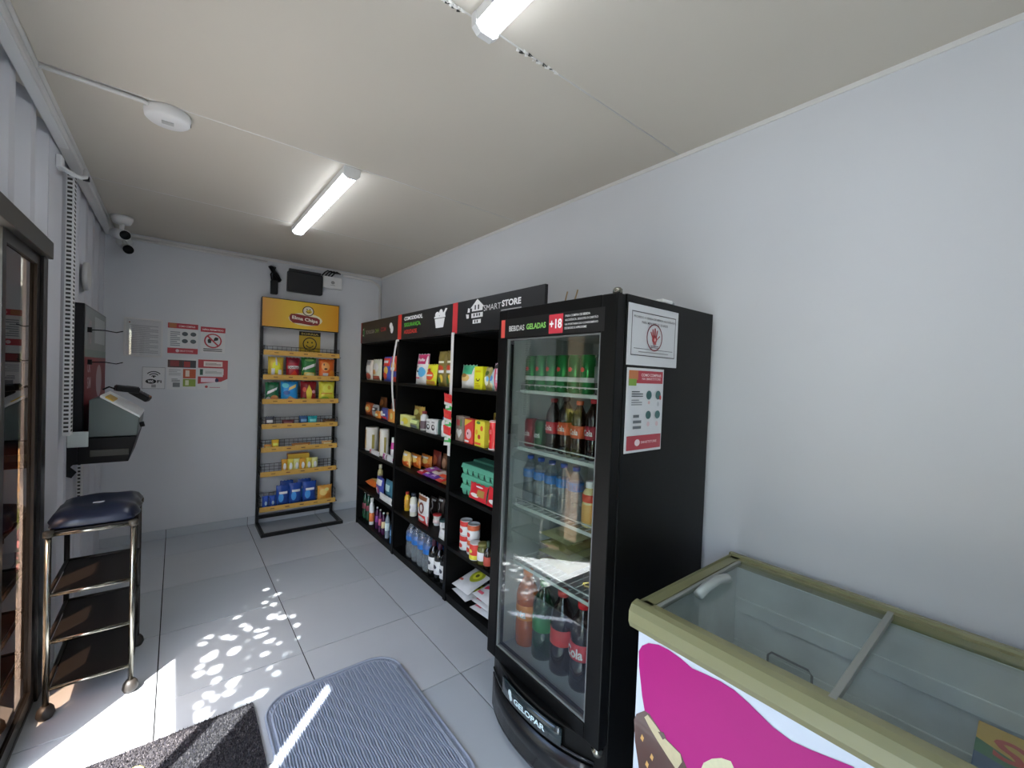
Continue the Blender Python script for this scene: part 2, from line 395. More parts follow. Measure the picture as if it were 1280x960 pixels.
def leaf(y0, y1, x, sw=.045, gl=None):
    dpart('stile', MB().box((x-.012, y0, .02), (x+.012, y0+sw, 1.955), BRONZE)); dpart('stile', MB().box((x-.012, y1-sw, .02), (x+.012, y1, 1.955), BRONZE))
    dpart('bottom_rail', MB().box((x-.012, y0+sw, .02), (x+.012, y1-sw, .075), BRONZE)); dpart('top_rail', MB().box((x-.012, y0+sw, 1.91), (x+.012, y1-sw, 1.955), BRONZE))
    dpart('glass_pane', MB().box((x-.003, y0+sw, .075), (x+.003, y1-sw, 1.91), gl or GLASSD))
leaf(2.20, 2.70, XL-.018); leaf(.93, 1.49, XL-.018, gl=pane('clear_door_glass', '#eef3f4', 1.5)); leaf(-.69, .30, XL-.034, gl=pane('clear_door_glass', '#eef3f4', 1.5))
dpart('overlap_tint', MB().box((XL-.0145, 2.246, .076), (XL-.0135, 2.455, 1.909), pane('overlap_tint_glass', '#7a5d4c', 1.5)))  # tinted sheet added to darken the pane like a second overlapping leaf
dpart('sun_block_board', MB().box((XL-.012, .975, .075), (XL-.008, 1.30, 1.91), M('#b03a44', .5)))  # unseen opaque board added on the leaf to block sun from the mats

# ------------------------------------------------------------------ outdoors
gr = struct(B('ground', (-14, -9, -.12), (-.55, 16, -.07), M('#a3a29e', .9, var=.12, scale=3), None), 'pale paving outside the door')
struct(B('step_slab', (-1.5, -.9, -.07), (-.53, 3.2, -.012), M('#b0aeaa', .9, var=.1, scale=6)), 'concrete door step')
ow = thing('garden_wall', 'low yellow brick wall outside beyond the door glass', 'wall', (-2.6, 7.0, -.07))
B('wall_core', (-2.4, 0, 0), (2.0, .14, .58), M('#b09a72', .9), ow)
bmats = [M(c, .85, var=.1, scale=20) for c in ('#e0c48f', '#d8b981', '#e6cc9c')]
bme = {}
for row in range(7):
    for k in range(18):
        x = -2.4+k*.245+(.12 if row % 2 else 0)
        if x+.235 > 2.02: continue
        mt = bmats[(row*5+k*7) % 3]
        if mt not in bme: bme[mt] = MB().box((0, -.012, 0), (.235, .02, .072), mt).build('brick', ow).data; o = ow.children[-1]
        else: o = bpy.data.objects.new('brick', bme[mt]); COL.objects.link(o); o.parent = ow
        o.location = (x, 0, .004+row*.082)
# grass verge
g = MB(); rg = random.Random(5); gm = M('#86993c', .9, var=.2)
for k in range(5200):
    x = rg.uniform(-4.6, -.62); y = rg.uniform(5.3, 6.92); hh = rg.uniform(.03, .09); a = rg.uniform(0, PI)
    g.add([(x-.012*math.cos(a), y-.012*math.sin(a), -.07), (x+.012*math.cos(a), y+.012*math.sin(a), -.07), (x+rg.uniform(-.03, .03), y+rg.uniform(-.03, .03), -.07+hh)], [(0, 1, 2)], gm)
tag(g.build('grass', fixn=False), 'bright green grass verge in front of the yellow brick wall', 'grass')['kind'] = 'stuff'
def foliage(name, c, rad, n, size, mats, seed, parent, stretch=(1, 1, 1)):
    r_ = random.Random(seed); mb = MB()
    for k in range(n):
        while True:
            p = Vector((r_.uniform(-1, 1), r_.uniform(-1, 1), r_.uniform(-1, 1)))
            if .35 < p.length < 1: break
        p = Vector((p.x*rad*stretch[0], p.y*rad*stretch[1], p.z*rad*stretch[2])) + Vector(c)
        q = Euler((r_.uniform(-1, 1), r_.uniform(-1, 1), r_.uniform(0, 6.3))).to_matrix(); s = size*r_.uniform(.7, 1.3)
        mb.add([p+q @ Vector(v)*s for v in ((-1, 0, 0), (0, -.45, .1), (1, 0, 0), (0, .45, .1))], [(0, 1, 2, 3)], r_.choice(mats))
    o = mb.build(name, parent, fixn=False); o['kind'] = 'stuff'; return o
GREENS = [M(c, .6) for c in ('#31502a', '#41662f', '#557a3a')]
fb = thing('flower_bush', 'pink flowering bush on the ground outside the glass door', 'bush', (-.98, 4.35, -.07))
foliage('leaves', (0, 0, .20), .22, 260, .05, GREENS, 1, fb, (1, 1, .8)); foliage('blossoms', (0, 0, .24), .24, 170, .045, [M('#d9868f', .6), M('#e8aeb0', .6)], 2, fb, (1, 1, .8))
MB().tube([(0, 0, 0), (0.02, 0, .2)], .012, M('#4a3a2a', .9)).build('stem', fb)
hd = thing('hedge', 'tall dark hedge rising behind the yellow brick wall', 'hedge', (-2.4, 7.75, -.07))
foliage('leaves', (0, 0, 1.25), 1.0, 2600, .13, [M('#1f3320', .7), M('#2a4227', .7), M('#385432', .7)], 4, hd, (2.6, .42, 1.3))
MB().box((-2.3, -.2, 0), (2.3, .2, 2.2), M('#16210f', .95)).build('twig_core', hd)
# palm seen mirrored in the cooler glass
pm = thing('palm', 'small palm with arching fronds outside the door', 'palm', (-2.5, 4.75, -.07))
mb = MB(); mb.tube([(0, 0, 0), (.03, .02, .4), (.02, .0, .85)], .06, M('#6f5a3c', .9, bump=.4)); mb.build('trunk', pm)
for k in range(13):
    a = 2*PI*k/13+.2; L = .95+.2*math.sin(k*2.3); pts = []
    for i in range(9): t = i/8; pts.append(Vector((math.cos(a)*L*t, math.sin(a)*L*t, .85+.75*t*(1-.75*t)-.1*t*t)))
    f = MB(); f.tube(pts, .006, M('#7d8b45', .7), 5); c = M(('#5d7a35', '#7f9648', '#97a85c')[k % 3], .55)
    for i in range(1, 9):
        for s in (-1, 1):
            for hlf in (0, .5):
                p = pts[i-1].lerp(pts[i], hlf); d = Vector((-math.sin(a)*s, math.cos(a)*s, -.35)); fd = Vector((math.cos(a), math.sin(a), 0))*.12
                l = .30*(1-.5*i/8); f.add([p, p+fd*.25+d*l*.5+Vector((0, 0, .02)), p+fd+d*l, p+d*l*.5-fd*.1], [(0, 1, 2, 3)], c)
    f.build('frond', pm, fixn=False)
# pale house across the path, also only mirrored
hs = thing('pale_house', 'cream rendered house wall across the path outside', 'building', (-5.2, 5.0, -.07))
B('house_wall', (-.3, -7, 0), (0, 7, 3.2), M('#e3d3b4', .9, var=.05, scale=4), hs); B('plinth', (0, -7, 0), (.03, 7, .35), M('#8d7d66', .9), hs)
B('eave', (-.4, -7.2, 3.2), (.35, 7.2, 3.32), M('#7a4a38', .8), hs)
for y in (-3.2, 2.4):
    wn = B('window', (0, y, 1.0), (.03, y+1.2, 2.1), M('#5b4a3c', .6), hs); MB().box((.016, -.52, .06), (.02, .52, 1.04), M('#27313a', .1)).build('window_pane', wn)

# unseen awning added over the door: bar edge and leaf gaps shape the sunlight
va = thing('dapple_awning', 'unseen leafy awning added outside to cast the sun spots on the floor', 'awning', (-.82, 1.9, 2.1))
ZA = 2.12; wood = M('#6d553a', .8, var=.15, scale=20)
def W_(x, y, z): return (x+.82, y-1.9, z-2.1)
ax0, ax1, ay0, ay1 = .03-.5664*ZA, -.545, .86, 3.1
B('front_bar', W_(ax0, ay0, ZA-.03), W_(ax0+.045, ay1, ZA+.03), wood, va); B('wall_bar', W_(ax1-.04, ay0, ZA-.03), W_(ax1, ay1, ZA+.03), wood, va)
for k in range(5):
    y = ay0+(ay1-ay0-.035)*k/4; B('rafter', W_(ax0+.045, y, ZA-.025), W_(ax1-.04, y+.02, ZA+.0), wood, va)
    MB().tube([W_(ax0+.1, y+.01, ZA), W_(ax1, y+.01, ZA+.42)], .006, BLKMET, 6).build('stay_rod', va) if k in (0, 4) else None
DAP = [(0.37, 3.64), (0.48, 3.78), (0.51, 3.77), (0.59, 3.35), (0.5, 3.22), (0.55, 3.11), (0.64, 3.06), (0.47, 3.04), (0.51, 2.99), (0.63, 2.92), (0.24, 3.04), (0.31, 2.95), (0.48, 2.84), (0.53, 2.8), (0.58, 2.78), (0.58, 2.67), (0.33, 2.84), (0.35, 2.79), (0.4, 2.69), (0.43, 2.72), (0.27, 2.74), (0.24, 2.77), (0.43, 2.59), (0.17, 2.82), (0.14, 2.77), (0.39, 2.49), (0.55, 2.54), (0.66, 2.4), (0.16, 2.62), (0.18, 2.65), (0.26, 2.6), (0.28, 2.62), (0.12, 2.56), (0.11, 2.5), (0.17, 2.49), (0.19, 2.51), (0.39, 2.36), (0.41, 2.3), (0.17, 2.4), (0.23, 2.34), (0.25, 2.36), (0.14, 2.32), (0.21, 2.28), (0.24, 2.26), (0.16, 2.28), (0.1, 2.27), (0.1, 2.19), (0.12, 2.21), (0.28, 2.18), (0.33, 2.2), (0.37, 2.19)]
DR = {18: .020, 28: .020, 12: .018, 13: .016, 30: .016, 34: .014, 39: .014, 46: .014}
rl = random.Random(11); mb = MB(); cnt = 0; tries = 0
while cnt < 15000 and tries < 90000:
    tries += 1; x = rl.uniform(ax0+.0, ax1); y = rl.uniform(ay0, ay1+.3); z = ZA+.03+rl.random()*.07; s = rl.uniform(.011, .022)
    fx, fy = x+.5664*z, y+.6081*z
    if any((fx-a)**2+(fy-b)**2 < (DR.get(i, .008)+s*.9)**2 for i, (a, b) in enumerate(DAP)): continue
    if x < ax0+s*.9: continue
    q = Euler((rl.uniform(-.35, .35), rl.uniform(-.35, .35), rl.uniform(0, 6.3))).to_matrix(); p = Vector(W_(x, y, z))
    mb.add([p+q @ Vector(v)*s for v in ((-1, 0, 0), (-.45, -.7, .08), (.45, -.6, .1), (1, 0, 0), (.45, .6, .1), (-.45, .7, .08))], [(0, 1, 2, 3, 4, 5)], rl.choice(GREENS)); cnt += 1
mb.build('leaves', va, fixn=False)['kind'] = 'stuff'

# ------------------------------------------------------------------ ceiling fittings
EMIT = M('#eef5ff', .5, emit=LED, key='led_diffuser')
for (y0, y1, lb) in ((2.245, 3.50, 'white LED batten light above the chips rack side of the ceiling'), (-.18, 1.065, 'white LED batten light cut by the top edge of the photo')):
    t = thing('ceiling_light', lb, 'light', (.69, (y0+y1)/2, H-.05), (0, 0, 0), 'LED battens on the ceiling'); L = (y1-y0)/2
    MB().prism([(-.040, .05), (.040, .05), (.036, .022), (-.036, .022)], 1, -L+.02, L-.02, WHITE).build('housing', t)
    MB().prism([(-.036, .023), (-.030, .008), (-.014, .001), (.014, .001), (.030, .008), (.036, .023)], 1, -L+.024, L-.024, EMIT).build('diffuser', t)
    for s in (-1, 1): MB().prism([(-.043, .05), (.043, .05), (.040, .012), (.022, -.003), (-.022, -.003), (-.040, .012)], 1, s*L, s*(L-.024), WHITE).build('end_cap', t, .002)
t = thing('motion_sensor', 'round white ceiling sensor at the end of a white conduit', 'sensor', (-.046, 2.30, H))
MB().lathe([(.075, 0), (.078, -.008), (.075, -.034), (.066, -.042), (0, -.044)], WHITE, 28).build('base', t)
MB().box((-.020, -.014, -.047), (.020, .014, -.043), M('#b9b9b6', .3)).build('sensor_window', t, .002)
for a in (2.6, 0.1): MB().box((.072*math.cos(a)-.006, .072*math.sin(a)-.006, -.03), (.072*math.cos(a)+.006, .072*math.sin(a)+.006, -.018), DARK).build('clip', t)
o = tag(MB().tube([(-.40, 2.238, H-.010), (-.25, 2.243, H-.010), (-.12, 2.25, H-.010), (-.085, 2.27, H-.014)], .009, TRIMW).build('ceiling_conduit'), 'thin white conduit running from the wall corner to the round sensor', 'conduit')
t = thing('cable_trunking', 'white cable trunking along the corner over the corrugated wall', 'trunking', (-.425, 1.7, H))
MB().box((-.030, -3.0, -.045), (.018, 2.93, -.0005), TRIMW).build('duct', t, .003)
MB().box((-.024, -3.0, -.052), (.010, 1.2, -.045), WHITE).build('cover', t, .002)
MB().tube([(.022, -3.0, -.010), (.022, 2.92, -.010)], .009, TRIMW).build('side_conduit', t)
t = thing('wall_bracket', 'white plastic hook hanging under the trunking above the slotted rail', 'bracket', (-.44, 2.93, 2.42))
MB().box((-.018, -.03, -.01), (.004, .03, .05), WHITE).build('hook_plate', t, .004)
MB().tube([(-.005, -.02, .0), (.03, .0, -.02), (.05, .08, -.005), (.058, .17, .03), (.055, .2, .07)], .010, WHITE).build('hook_arm', t)
MB().box((.045, .18, .02), (.07, .205, .04), DARK).build('hook_tip', t)

# slotted white rail and other things on the left wall
t = thing('slotted_rail', 'white slotted upright rail running up the left wall', 'rail', (XL+.005, 3.155, 1.115))
MB().box((0, -.035, 0), (.030, .035, 1.36), WHITE).build('rail_body', t, .002)
mb = MB()
for k in range(62): mb.box((.006, -.0362, .02+k*.0215), (.024, -.0345, .031+k*.0215), M('#4a4844', .8)).box((.0295, -.02, .02+k*.0215), (.0308, .02, .031+k*.0215), M('#4a4844', .8))
mb.build('slots', t)
t = thing('slotted_rail', 'short white slotted rail below the black tray', 'rail', (XL+.002, 3.62, .50))
MB().box((0, -.03, 0), (.02, .03, .44), WHITE).build('rail_body', t, .002)
mb = MB()
for k in range(20): mb.box((.004, -.0312, .01+k*.0215), (.016, -.0295, .021+k*.0215), M('#4a4844', .8))
mb.build('slots', t)
t = thing('wall_clock', 'small pale clock hung high on the corrugated wall', 'clock', (XL+.003, 3.72, 2.03))
MB().lathe([(.085, 0), (.088, .01), (.085, .022), (.075, .024)], M('#c9c7c4', .35), 28, axis='x').build('rim', t)
MB().lathe([(.075, .018), (0, .018)], M('#a5a39f', .4), 28, axis='x').build('dial', t)
mb = MB(); mb.box((.019, -.003, 0), (.021, .003, .05), DARK).box((.019, -.002, -.003), (.021, .04, .003), DARK); mb.build('hands', t)

# back wall services
t = thing('security_camera', 'white bullet camera on the ceiling corner, nearer of two', 'camera', (-.325, 4.17, H))
MB().lathe([(.062, 0), (.062, -.02), (.05, -.05), (.02, -.055)], WHITE, 20).build('mount', t); MB().tube([(0, 0, -.05), (.0, -.02, -.11)], .014, WHITE).build('arm', t)
MB().tube([(-.04, .05, -.115), (.025, -.10, -.15)], .036, WHITE, 14).build('housing', t); MB().tube([(.024, -.098, -.150), (.027, -.106, -.152)], .031, DARK, 14).build('lens', t)
t = thing('security_camera', 'small black-faced bullet camera at the top of the end wall corner', 'camera', (-.345, YB-.003, 2.47))
MB().lathe([(.05, 0), (.05, -.03), (.03, -.045)], WHITE, 18, axis='y').build('mount', t); MB().tube([(0, -.04, 0), (.015, -.07, -.03)], .014, WHITE).build('arm', t)
MB().tube([(.01, -.04, -.045), (.035, -.17, -.085)], .030, M('#cfd0ce', .4), 14).build('housing', t); MB().tube([(.034, -.165, -.083), (.037, -.182, -.089)], .033, DARK, 14).build('lens', t)
o = tag(MB().tube([(-.36, YB-.02, H-.045), (.66, YB-.02, H-.045)], .011, TRIMW).build('wall_conduit'), 'white conduit along the top of the end wall left of the black box', 'conduit')
o = tag(MB().tube([(1.36, YB-.02, H-.050), (1.66, YB-.02, H-.055), (1.735, YB-.02, H-.085), (1.765, YB-.02, H-.13), (1.765, YB-.02, 2.02)], .012, TRIMW).build('wall_conduit'), 'white conduit turning down the room corner behind the shelves', 'conduit')
t = thing('router_box', 'black network box high on the end wall above the chips rack', 'box', (.985, YB, 2.255))
MB().box((-.155, -.075, 0), (.165, -.002, .20), M('#1c1c1e', .5)).build('case', t, .012); MB().box((-.14, -.05, .2), (.15, -.005, .225), M('#3a3a3c', .6)).build('top_vent', t)
t = thing('junction_box', 'white wall box right of the black network box', 'box', (1.25, YB, 2.345))
MB().box((-.095, -.05, 0), (.095, -.002, .12), WHITE).build('case', t, .006)
lb = MB(); decal(lb, [('e', '#9a9a98', 0, .5, .10, .14), ('L', '#b0b0ae', -.12, .25, .12, .36, 1)], flat(-.051), .19, .12, bend=False); lb.build('print', t, fixn=False)
t = thing('power_adapter', 'tangle of black power cables with adapter left of the black box', 'cables', (.72, YB, 2.21))
MB().box((-.03, -.06, 0), (.03, -.004, .13), DARK).build('adapter', t, .006)
for k in range(7):
    mb = MB(); pts = [(-.02+.01*k, -.03, .13)]
    for i in range(7): pts.append((-.03+.018*i*(.5+k*.06)+.02*math.sin(k+i), -.02-.03*abs(math.sin(k*1.3+i)), .19+.07*math.sin(i*.55+k*.35)))
    mb.tube(pts, .006, DARK, 6).build('cable', t)
t = thing('cable_bundle', 'small bunch of black cables above the white wall box', 'cables', (1.22, YB, 2.468))
for k in range(4): MB().tube([(-.07+.03*k, -.02, 0), (-.05+.03*k, -.05, .03), (-.02+.03*k, -.03, .055), (.05+.02*k, -.03, .04)], .007, DARK, 6).build('cable', t)

# notices
def poster(name, label, cat, x0, x1, y0, y1, specs, base='#dedede', plane=('Y', YB), frame=None, th=.003):
    ax = 'XY'.index(plane[0]); a = hit(x0, y0, ax, plane[1]); b = hit(x1, y1, ax, plane[1])
    if ax == 1: w_ = b.x-a.x; loc = ((a.x+b.x)/2, plane[1], b.z); rot = 0
    else: w_ = a.y-b.y; loc = (plane[1], (a.y+b.y)/2, b.z); rot = -PI/2
    h_ = a.z-b.z; t = thing(name, label, cat, loc, (0, 0, rot))
    MB().box((-w_/2, -th, 0), (w_/2, -.0005, h_), M(base, .35, coat=.2)).build('sheet', t)
    mb = MB(); decal(mb, specs, flat(-th-.0003), w_, h_, .4, bend=False)
    mb.build('print', t, fixn=False)
    if frame:
        fm = MB(); f = .012
        for q in (((-w_/2, 0), (w_/2, f)), ((-w_/2, h_-f), (w_/2, h_)), ((-w_/2, f), (-w_/2+f, h_-f)), ((w_/2-f, f), (w_/2, h_-f))):
            fm.box((q[0][0], -th-.010, q[0][1]), (q[1][0], 0, q[1][1]), frame)
        fm.build('frame', t); MB().box((-w_/2+f, -th-.007, f), (w_/2-f, -th-.005, h_-f), pane('clear_sheet', '#fafafa', 1.5)).build('glass', t)
    return t
RED = '#b8323f'
poster('framed_notice', 'white framed document under clear cover on the end wall', 'notice', 155, 203, 396, 447,
       [('L', '#b9b9bb', -.36, .10, .38, .84, 16), ('e', '#8f5a40', -.36, .88, .02, .02)], '#e2e2e2', frame=M('#d8d6d4', .4))
poster('poster', 'white poster with red top and bottom bands and four small pictures', 'poster', 210, 247, 403, 443,
       [('r', RED, -.5, .83, .5, 1), ('r', RED, -.5, 0, .5, .18), ('r', '#b06a3c', -.46, .85, -.22, .99), ('t', '#f0dede', 'COMO COMPRAR', .13, .91, .55, .06), ('L', '#8d9294', -.42, .25, -.10, .75, 8),
        ('e', '#4b5458', .06, .66, .10, .07), ('e', '#4b5458', .34, .66, .10, .07), ('e', '#4b5458', .06, .42, .10, .07), ('e', '#4b5458', .34, .42, .10, .07), ('e', '#e0c8cc', -.18, .09, .06, .05), ('t', '#e8b7bc', 'SMARTSTORE', .12, .09, .45, .06)])
poster('sign', 'white no-dogs sign with red header and crossed red circle', 'sign', 251, 281, 408, 442,
       [('r', RED, -.5, .80, .5, 1), ('t', '#ffffff', 'NÃO PERMITIDO', 0, .90, .85, .07), ('a', '#b8323f', 0, .47, .30, .36, 0, 360), ('p', '#1d1d1d', [(-.20, .38), (-.08, .38), (-.06, .52), (-.14, .57), (-.22, .50)]),
        ('p', '#1d1d1d', [(.02, .46), (.20, .50), (.22, .60), (.10, .62), (.04, .56)]), ('p', '#b8323f', [(-.24, .63), (-.20, .68), (.25, .29), (.21, .25)]), ('L', '#555555', -.38, .06, .38, .20, 2)])
poster('sign', 'small white wifi sign with black signal arcs', 'sign', 178, 206, 458.5, 486,
       [('a', '#161616', 0, .50, .34, .39, 40, 140), ('a', '#161616', 0, .50, .22, .27, 40, 140), ('a', '#161616', 0, .50, .10, .15, 40, 140), ('e', '#161616', 0, .55, .04, .04), ('e', '#161616', -.12, .34, .24, .11), ('t', '#f0f0f0', 'Wi', -.14, .34, .24, .12, .03), ('t', '#161616', 'Fi', .25, .34, .2, .13, .03), ('r', '#9a9a9a', -.1, .06, .1, .2),
        ('r', '#444444', -.5, .0, .5, .012), ('r', '#444444', -.5, .988, .5, 1), ('r', '#444444', -.5, 0, -.488, 1), ('r', '#444444', .488, 0, .5, 1)])
poster('poster', 'poster with a food photo strip and red and green blocks', 'poster', 209, 245, 447, 487,
       [('r', '#4a2e2a', -.48, .70, .02, .94), ('r', '#8a2f32', -.40, .74, -.10, .92), ('r', '#39353a', .02, .70, .48, .94), ('r', '#a3322f', .06, .72, .28, .90), ('r', '#c0562e', .04, .36, .48, .66), ('r', '#8aa03c', .04, .10, .48, .34), ('r', '#ead9c9', .12, .42, .26, .62), ('r', '#dfe0c4', .12, .14, .24, .3), ('L', '#b0b0b2', -.44, .45, -.04, .66, 4), ('r', '#777a7c', -.3, .08, -.06, .22), ('L', '#777a7c', -.34, .25, -.06, .36, 3)])
poster('poster', 'poster with red border boxes at lower right of the notices', 'poster', 247, 284, 448, 487,
       [('r', '#b83f45', -.48, .70, .5, .97), ('r', '#b83f45', .34, .42, .5, .72), ('r', '#b83f45', -.48, .18, .5, .42), ('r', '#efe2dd', -.30, .75, .32, .92), ('r', '#e3dedd', -.3, .48, .36, .68), ('r', '#efd7e2', -.38, .24, .1, .38), ('r', '#2f5a4a', -.42, .47, -.32, .66), ('e', '#2b2550', .14, .30, .06, .07), ('p', '#dedede', [(.0, .0), (.5, 0), (.5, .36), (.28, .26), (-.5, .18), (-.5, 0)]), ('L', '#a08080', -.25, .79, .27, .88, 3), ('L', '#a8a8a8', -.25, .52, .3, .62, 3), ('e', '#b83f45', -.2, .09, .05, .04), ('L', '#c07080', -.1, .06, .25, .10, 1)])
poster('sign', 'yellow smiley sign reading sorria behind the chips rack', 'sign', 374, 400, 414, 441,
       [('r', '#2c2620', -.5, .80, .5, 1), ('t', '#d8c26a', 'SORRIA', 0, .895, .82, .10, .03), ('e', '#2e2a1c', 0, .40, .33, .33), ('e', '#d0b02c', 0, .40, .28, .28), ('e', '#2e2a1c', -.10, .48, .035, .045), ('e', '#2e2a1c', .10, .48, .035, .045), ('a', '#2e2a1c', 0, .40, .15, .19, 200, 340)], '#cdac2e')

# ------------------------------------------------------------------ three black shelf units on the right wall
SX = 1.42; SZ = [.055, .375, .735, 1.075, 1.42]           # shelf tops
UY = [4.185, 3.30, 2.425, 1.54]
hdr = [
 ('black shelf unit farthest from the door, beside the chips rack', [('r', '#8e2a38', -.5, 0, -.462, 1), ('r', '#2f8a55', -.43, .30, -.385, .72), ('r', '#e6e6e6', -.435, .62, -.41, .68), ('r', '#e6e6e6', -.435, .34, -.41, .40), ('t', '#a9a9a4', 'TECNOLOGIA', -.22, .50, .26, .17), ('t', '#7fae4e', '24H', -.02, .50, .1, .18), ('t', '#b3323c', 'COM', .15, .52, .13, .19), ('e', '#f2f2f2', .335, .62, .035, .13), ('e', '#f2f2f2', .36, .46, .035, .17)]),
 ('middle black shelf unit with red, white and green slogan header', [('r', '#d5392f', -.5, 0, -.42, 1), ('t', '#ffffff', 'COMODIDADE,', -.18, .78, .36, .17, .03), ('t', '#5fc040', 'SEGURANÇA,', -.195, .53, .33, .18, .025), ('t', '#e0443a', 'AGILIDADE.', -.225, .27, .27, .16, .025),
   ('p', '#f4f4f4', [(.22, .58), (.38, .58), (.36, .26), (.24, .26)]), ('r', '#f4f4f4', .21, .60, .39, .66), ('e', '#f4f4f4', .26, .72, .035, .10), ('e', '#f4f4f4', .32, .76, .03, .13), ('p', '#f4f4f4', [(.34, .66), (.37, .66), (.42, .88), (.39, .9)]), ('e', '#f4f4f4', .36, .70, .03, .07)]),
 ('black shelf unit nearest the drinks cooler, its header showing a house logo', [('r', '#d8383f', -.5, 0, -.43, 1), ('p', '#f4f4f4', [(-.26, .72), (-.175, .98), (-.09, .72), (-.11, .72), (-.11, .62), (-.24, .62), (-.24, .72)]), ('r', '#f4f4f4', -.245, .42, -.105, .56), ('r', '#f4f4f4', -.225, .24, -.125, .36), ('r', '#1c1d1f', -.205, .66, -.19, .80), ('r', '#1c1d1f', -.165, .66, -.15, .80), ('r', '#1c1d1f', -.215, .46, -.20, .54), ('r', '#1c1d1f', -.18, .46, -.165, .54), ('r', '#1c1d1f', -.15, .46, -.135, .54), ('r', '#1c1d1f', -.2, .26, -.188, .34), ('r', '#1c1d1f', -.17, .26, -.158, .34),
   ('p', '#f4f4f4', [(-.29, .60), (-.26, .60), (-.26, .72), (-.285, .74)]), ('p', '#f4f4f4', [(-.30, .42), (-.27, .42), (-.27, .54), (-.31, .56)]), ('t', '#e6e6e6', 'SMART', .0, .66, .19, .17, .0), ('t', '#ffffff', 'STORE', .20, .70, .19, .18, .04), ('L', '#b5b5b5', .10, .50, .30, .56, 1)]),
]
for k in range(3):
    ya, yb_ = UY[k], UY[k+1]; wdt = ya-yb_; t = thing('shelf_unit', hdr[k][0], 'shelf unit', (1.60, (ya+yb_)/2, 0), (0, 0, -PI/2), 'black shelf units along the right wall')
    hw = wdt/2; fr = -(1.60-SX); bk = XR-.004-1.60       # local y of front and back
    for s in (-1, 1): MB().box((s*hw, fr, 0), (s*(hw-.018), bk, 1.78), BLACK).build('side_panel', t, .001)
    MB().box((-hw+.018, bk-.006, .05), (hw-.018, bk, 1.78), M('#030303', .8, spec=.1)).build('back_panel', t)
    for z in SZ: MB().box((-hw+.018, fr+.004, z-.022), (hw-.018, bk-.006, z), BLACK).build('shelf', t, .001)
    MB().box((-hw+.018, fr+.01, 0), (hw-.018, fr+.028, SZ[0]-.022), BLACK).build('plinth', t)
    MB().box((-hw, fr-.004, 1.775), (hw, fr+.016, 1.975), M('#1e1f21', .4, var=.1)).build('header_board', t, .001)
    MB().box((-hw, fr+.016, 1.765), (hw, bk, 1.78), BLACK).build('top_panel', t)
    Sh_ = lambda u, v, o: (u, fr-.0045-o, 1.775+v)
    for nm, sel in (('red_band', hdr[k][1][:1]), ('header_lettering', [d for d in hdr[k][1][1:] if d[0] in 'tL']), ('header_mark', [d for d in hdr[k][1][1:] if d[0] not in 'tL' and k == 0 and d[1] != '#f2f2f2']), ('header_emblem', [d for d in hdr[k][1][1:] if d[0] not in 'tL' and not (k == 0 and d[1] != '#f2f2f2')])):
        if not sel: continue
        lb = MB(); decal(lb, sel, Sh_, wdt, .20, .45, bend=False); lb.build(nm, t, fixn=False)
t = thing('price_strip', 'bare white hanging strip on the divider beside the first shelf unit', 'strip', (SX-.012, UY[1]-.02, 1.77))
mb = MB(); n = 14; pts = [(-.02*math.sin(PI*i/n)-.008, .004+.012*math.sin(PI*i/n)+.012*i/n, -.585*i/n) for i in range(n+1)]
vs = [];
for p in pts: vs += [(p[0], p[1]-.016, p[2]), (p[0], p[1]+.016, p[2])]
mb.add(vs, [(2*i, 2*i+1, 2*i+3, 2*i+2) for i in range(n)], WHITE); o = mb.build('plastic_strip', t, fixn=False); o.modifiers.new('s', 'SOLIDIFY').thickness = .0015
MB().box((-.006, -.012, -.012), (.006, .012, .004), WHITE).build('hanger', t)
t = thing('price_strip', 'white hanging strip carrying red and green sachets beside the cooler-side unit', 'strip', (SX-.016, UY[2]-.03, 1.775))
MB().box((-.002, -.016, -.80), (0, .016, 0), WHITE).build('plastic_strip', t); MB().box((-.004, -.012, -.006), (.008, .012, .006), WHITE).build('hanger', t)
for k in range(6):
    loc = (SX-.030-.004*(k % 2), UY[2]-.03+.004*(-1)**k, 1.775-.47-.052*k); body, lab = bag_mesh(.10 if k % 2 == 0 else .088, .075, .014, ('#c92f33', '#3f9a4e')[k % 2], [('r', '#efe6d4', -.5, 0, .5, .28), ('r', ('#d8443a', '#e9efe0')[k % 2], -.3, .45, .3, .7)], k)
    q = thing('seasoning_sachet', '%s seasoning sachet, %s down the hanging strip' % (('red', 'green')[k % 2], ('first', 'second', 'third', 'fourth', 'fifth', 'last')[k]), 'sachet', loc, (.12*(-1)**k, .1*(-1)**k, -PI/2), 'sachets on the hanging strip'); body.build('pouch', q); lab.build('print', q, fixn=False)
t = thing('card_stand', 'bare thin wooden sticks lying on top of the shelves behind the cooler', 'sticks', (1.60, 1.575, 1.782))
MB().box((-.03, -.05, 0), (.05, .05, .02), M('#8d7a5e', .8)).build('base', t)
for a in (.0, .06): MB().tube([(0, -.02+a, .02), (-.02, -.10+a*1.2, .18)], .004, M('#a48c68', .8), 6).build('stick', t)

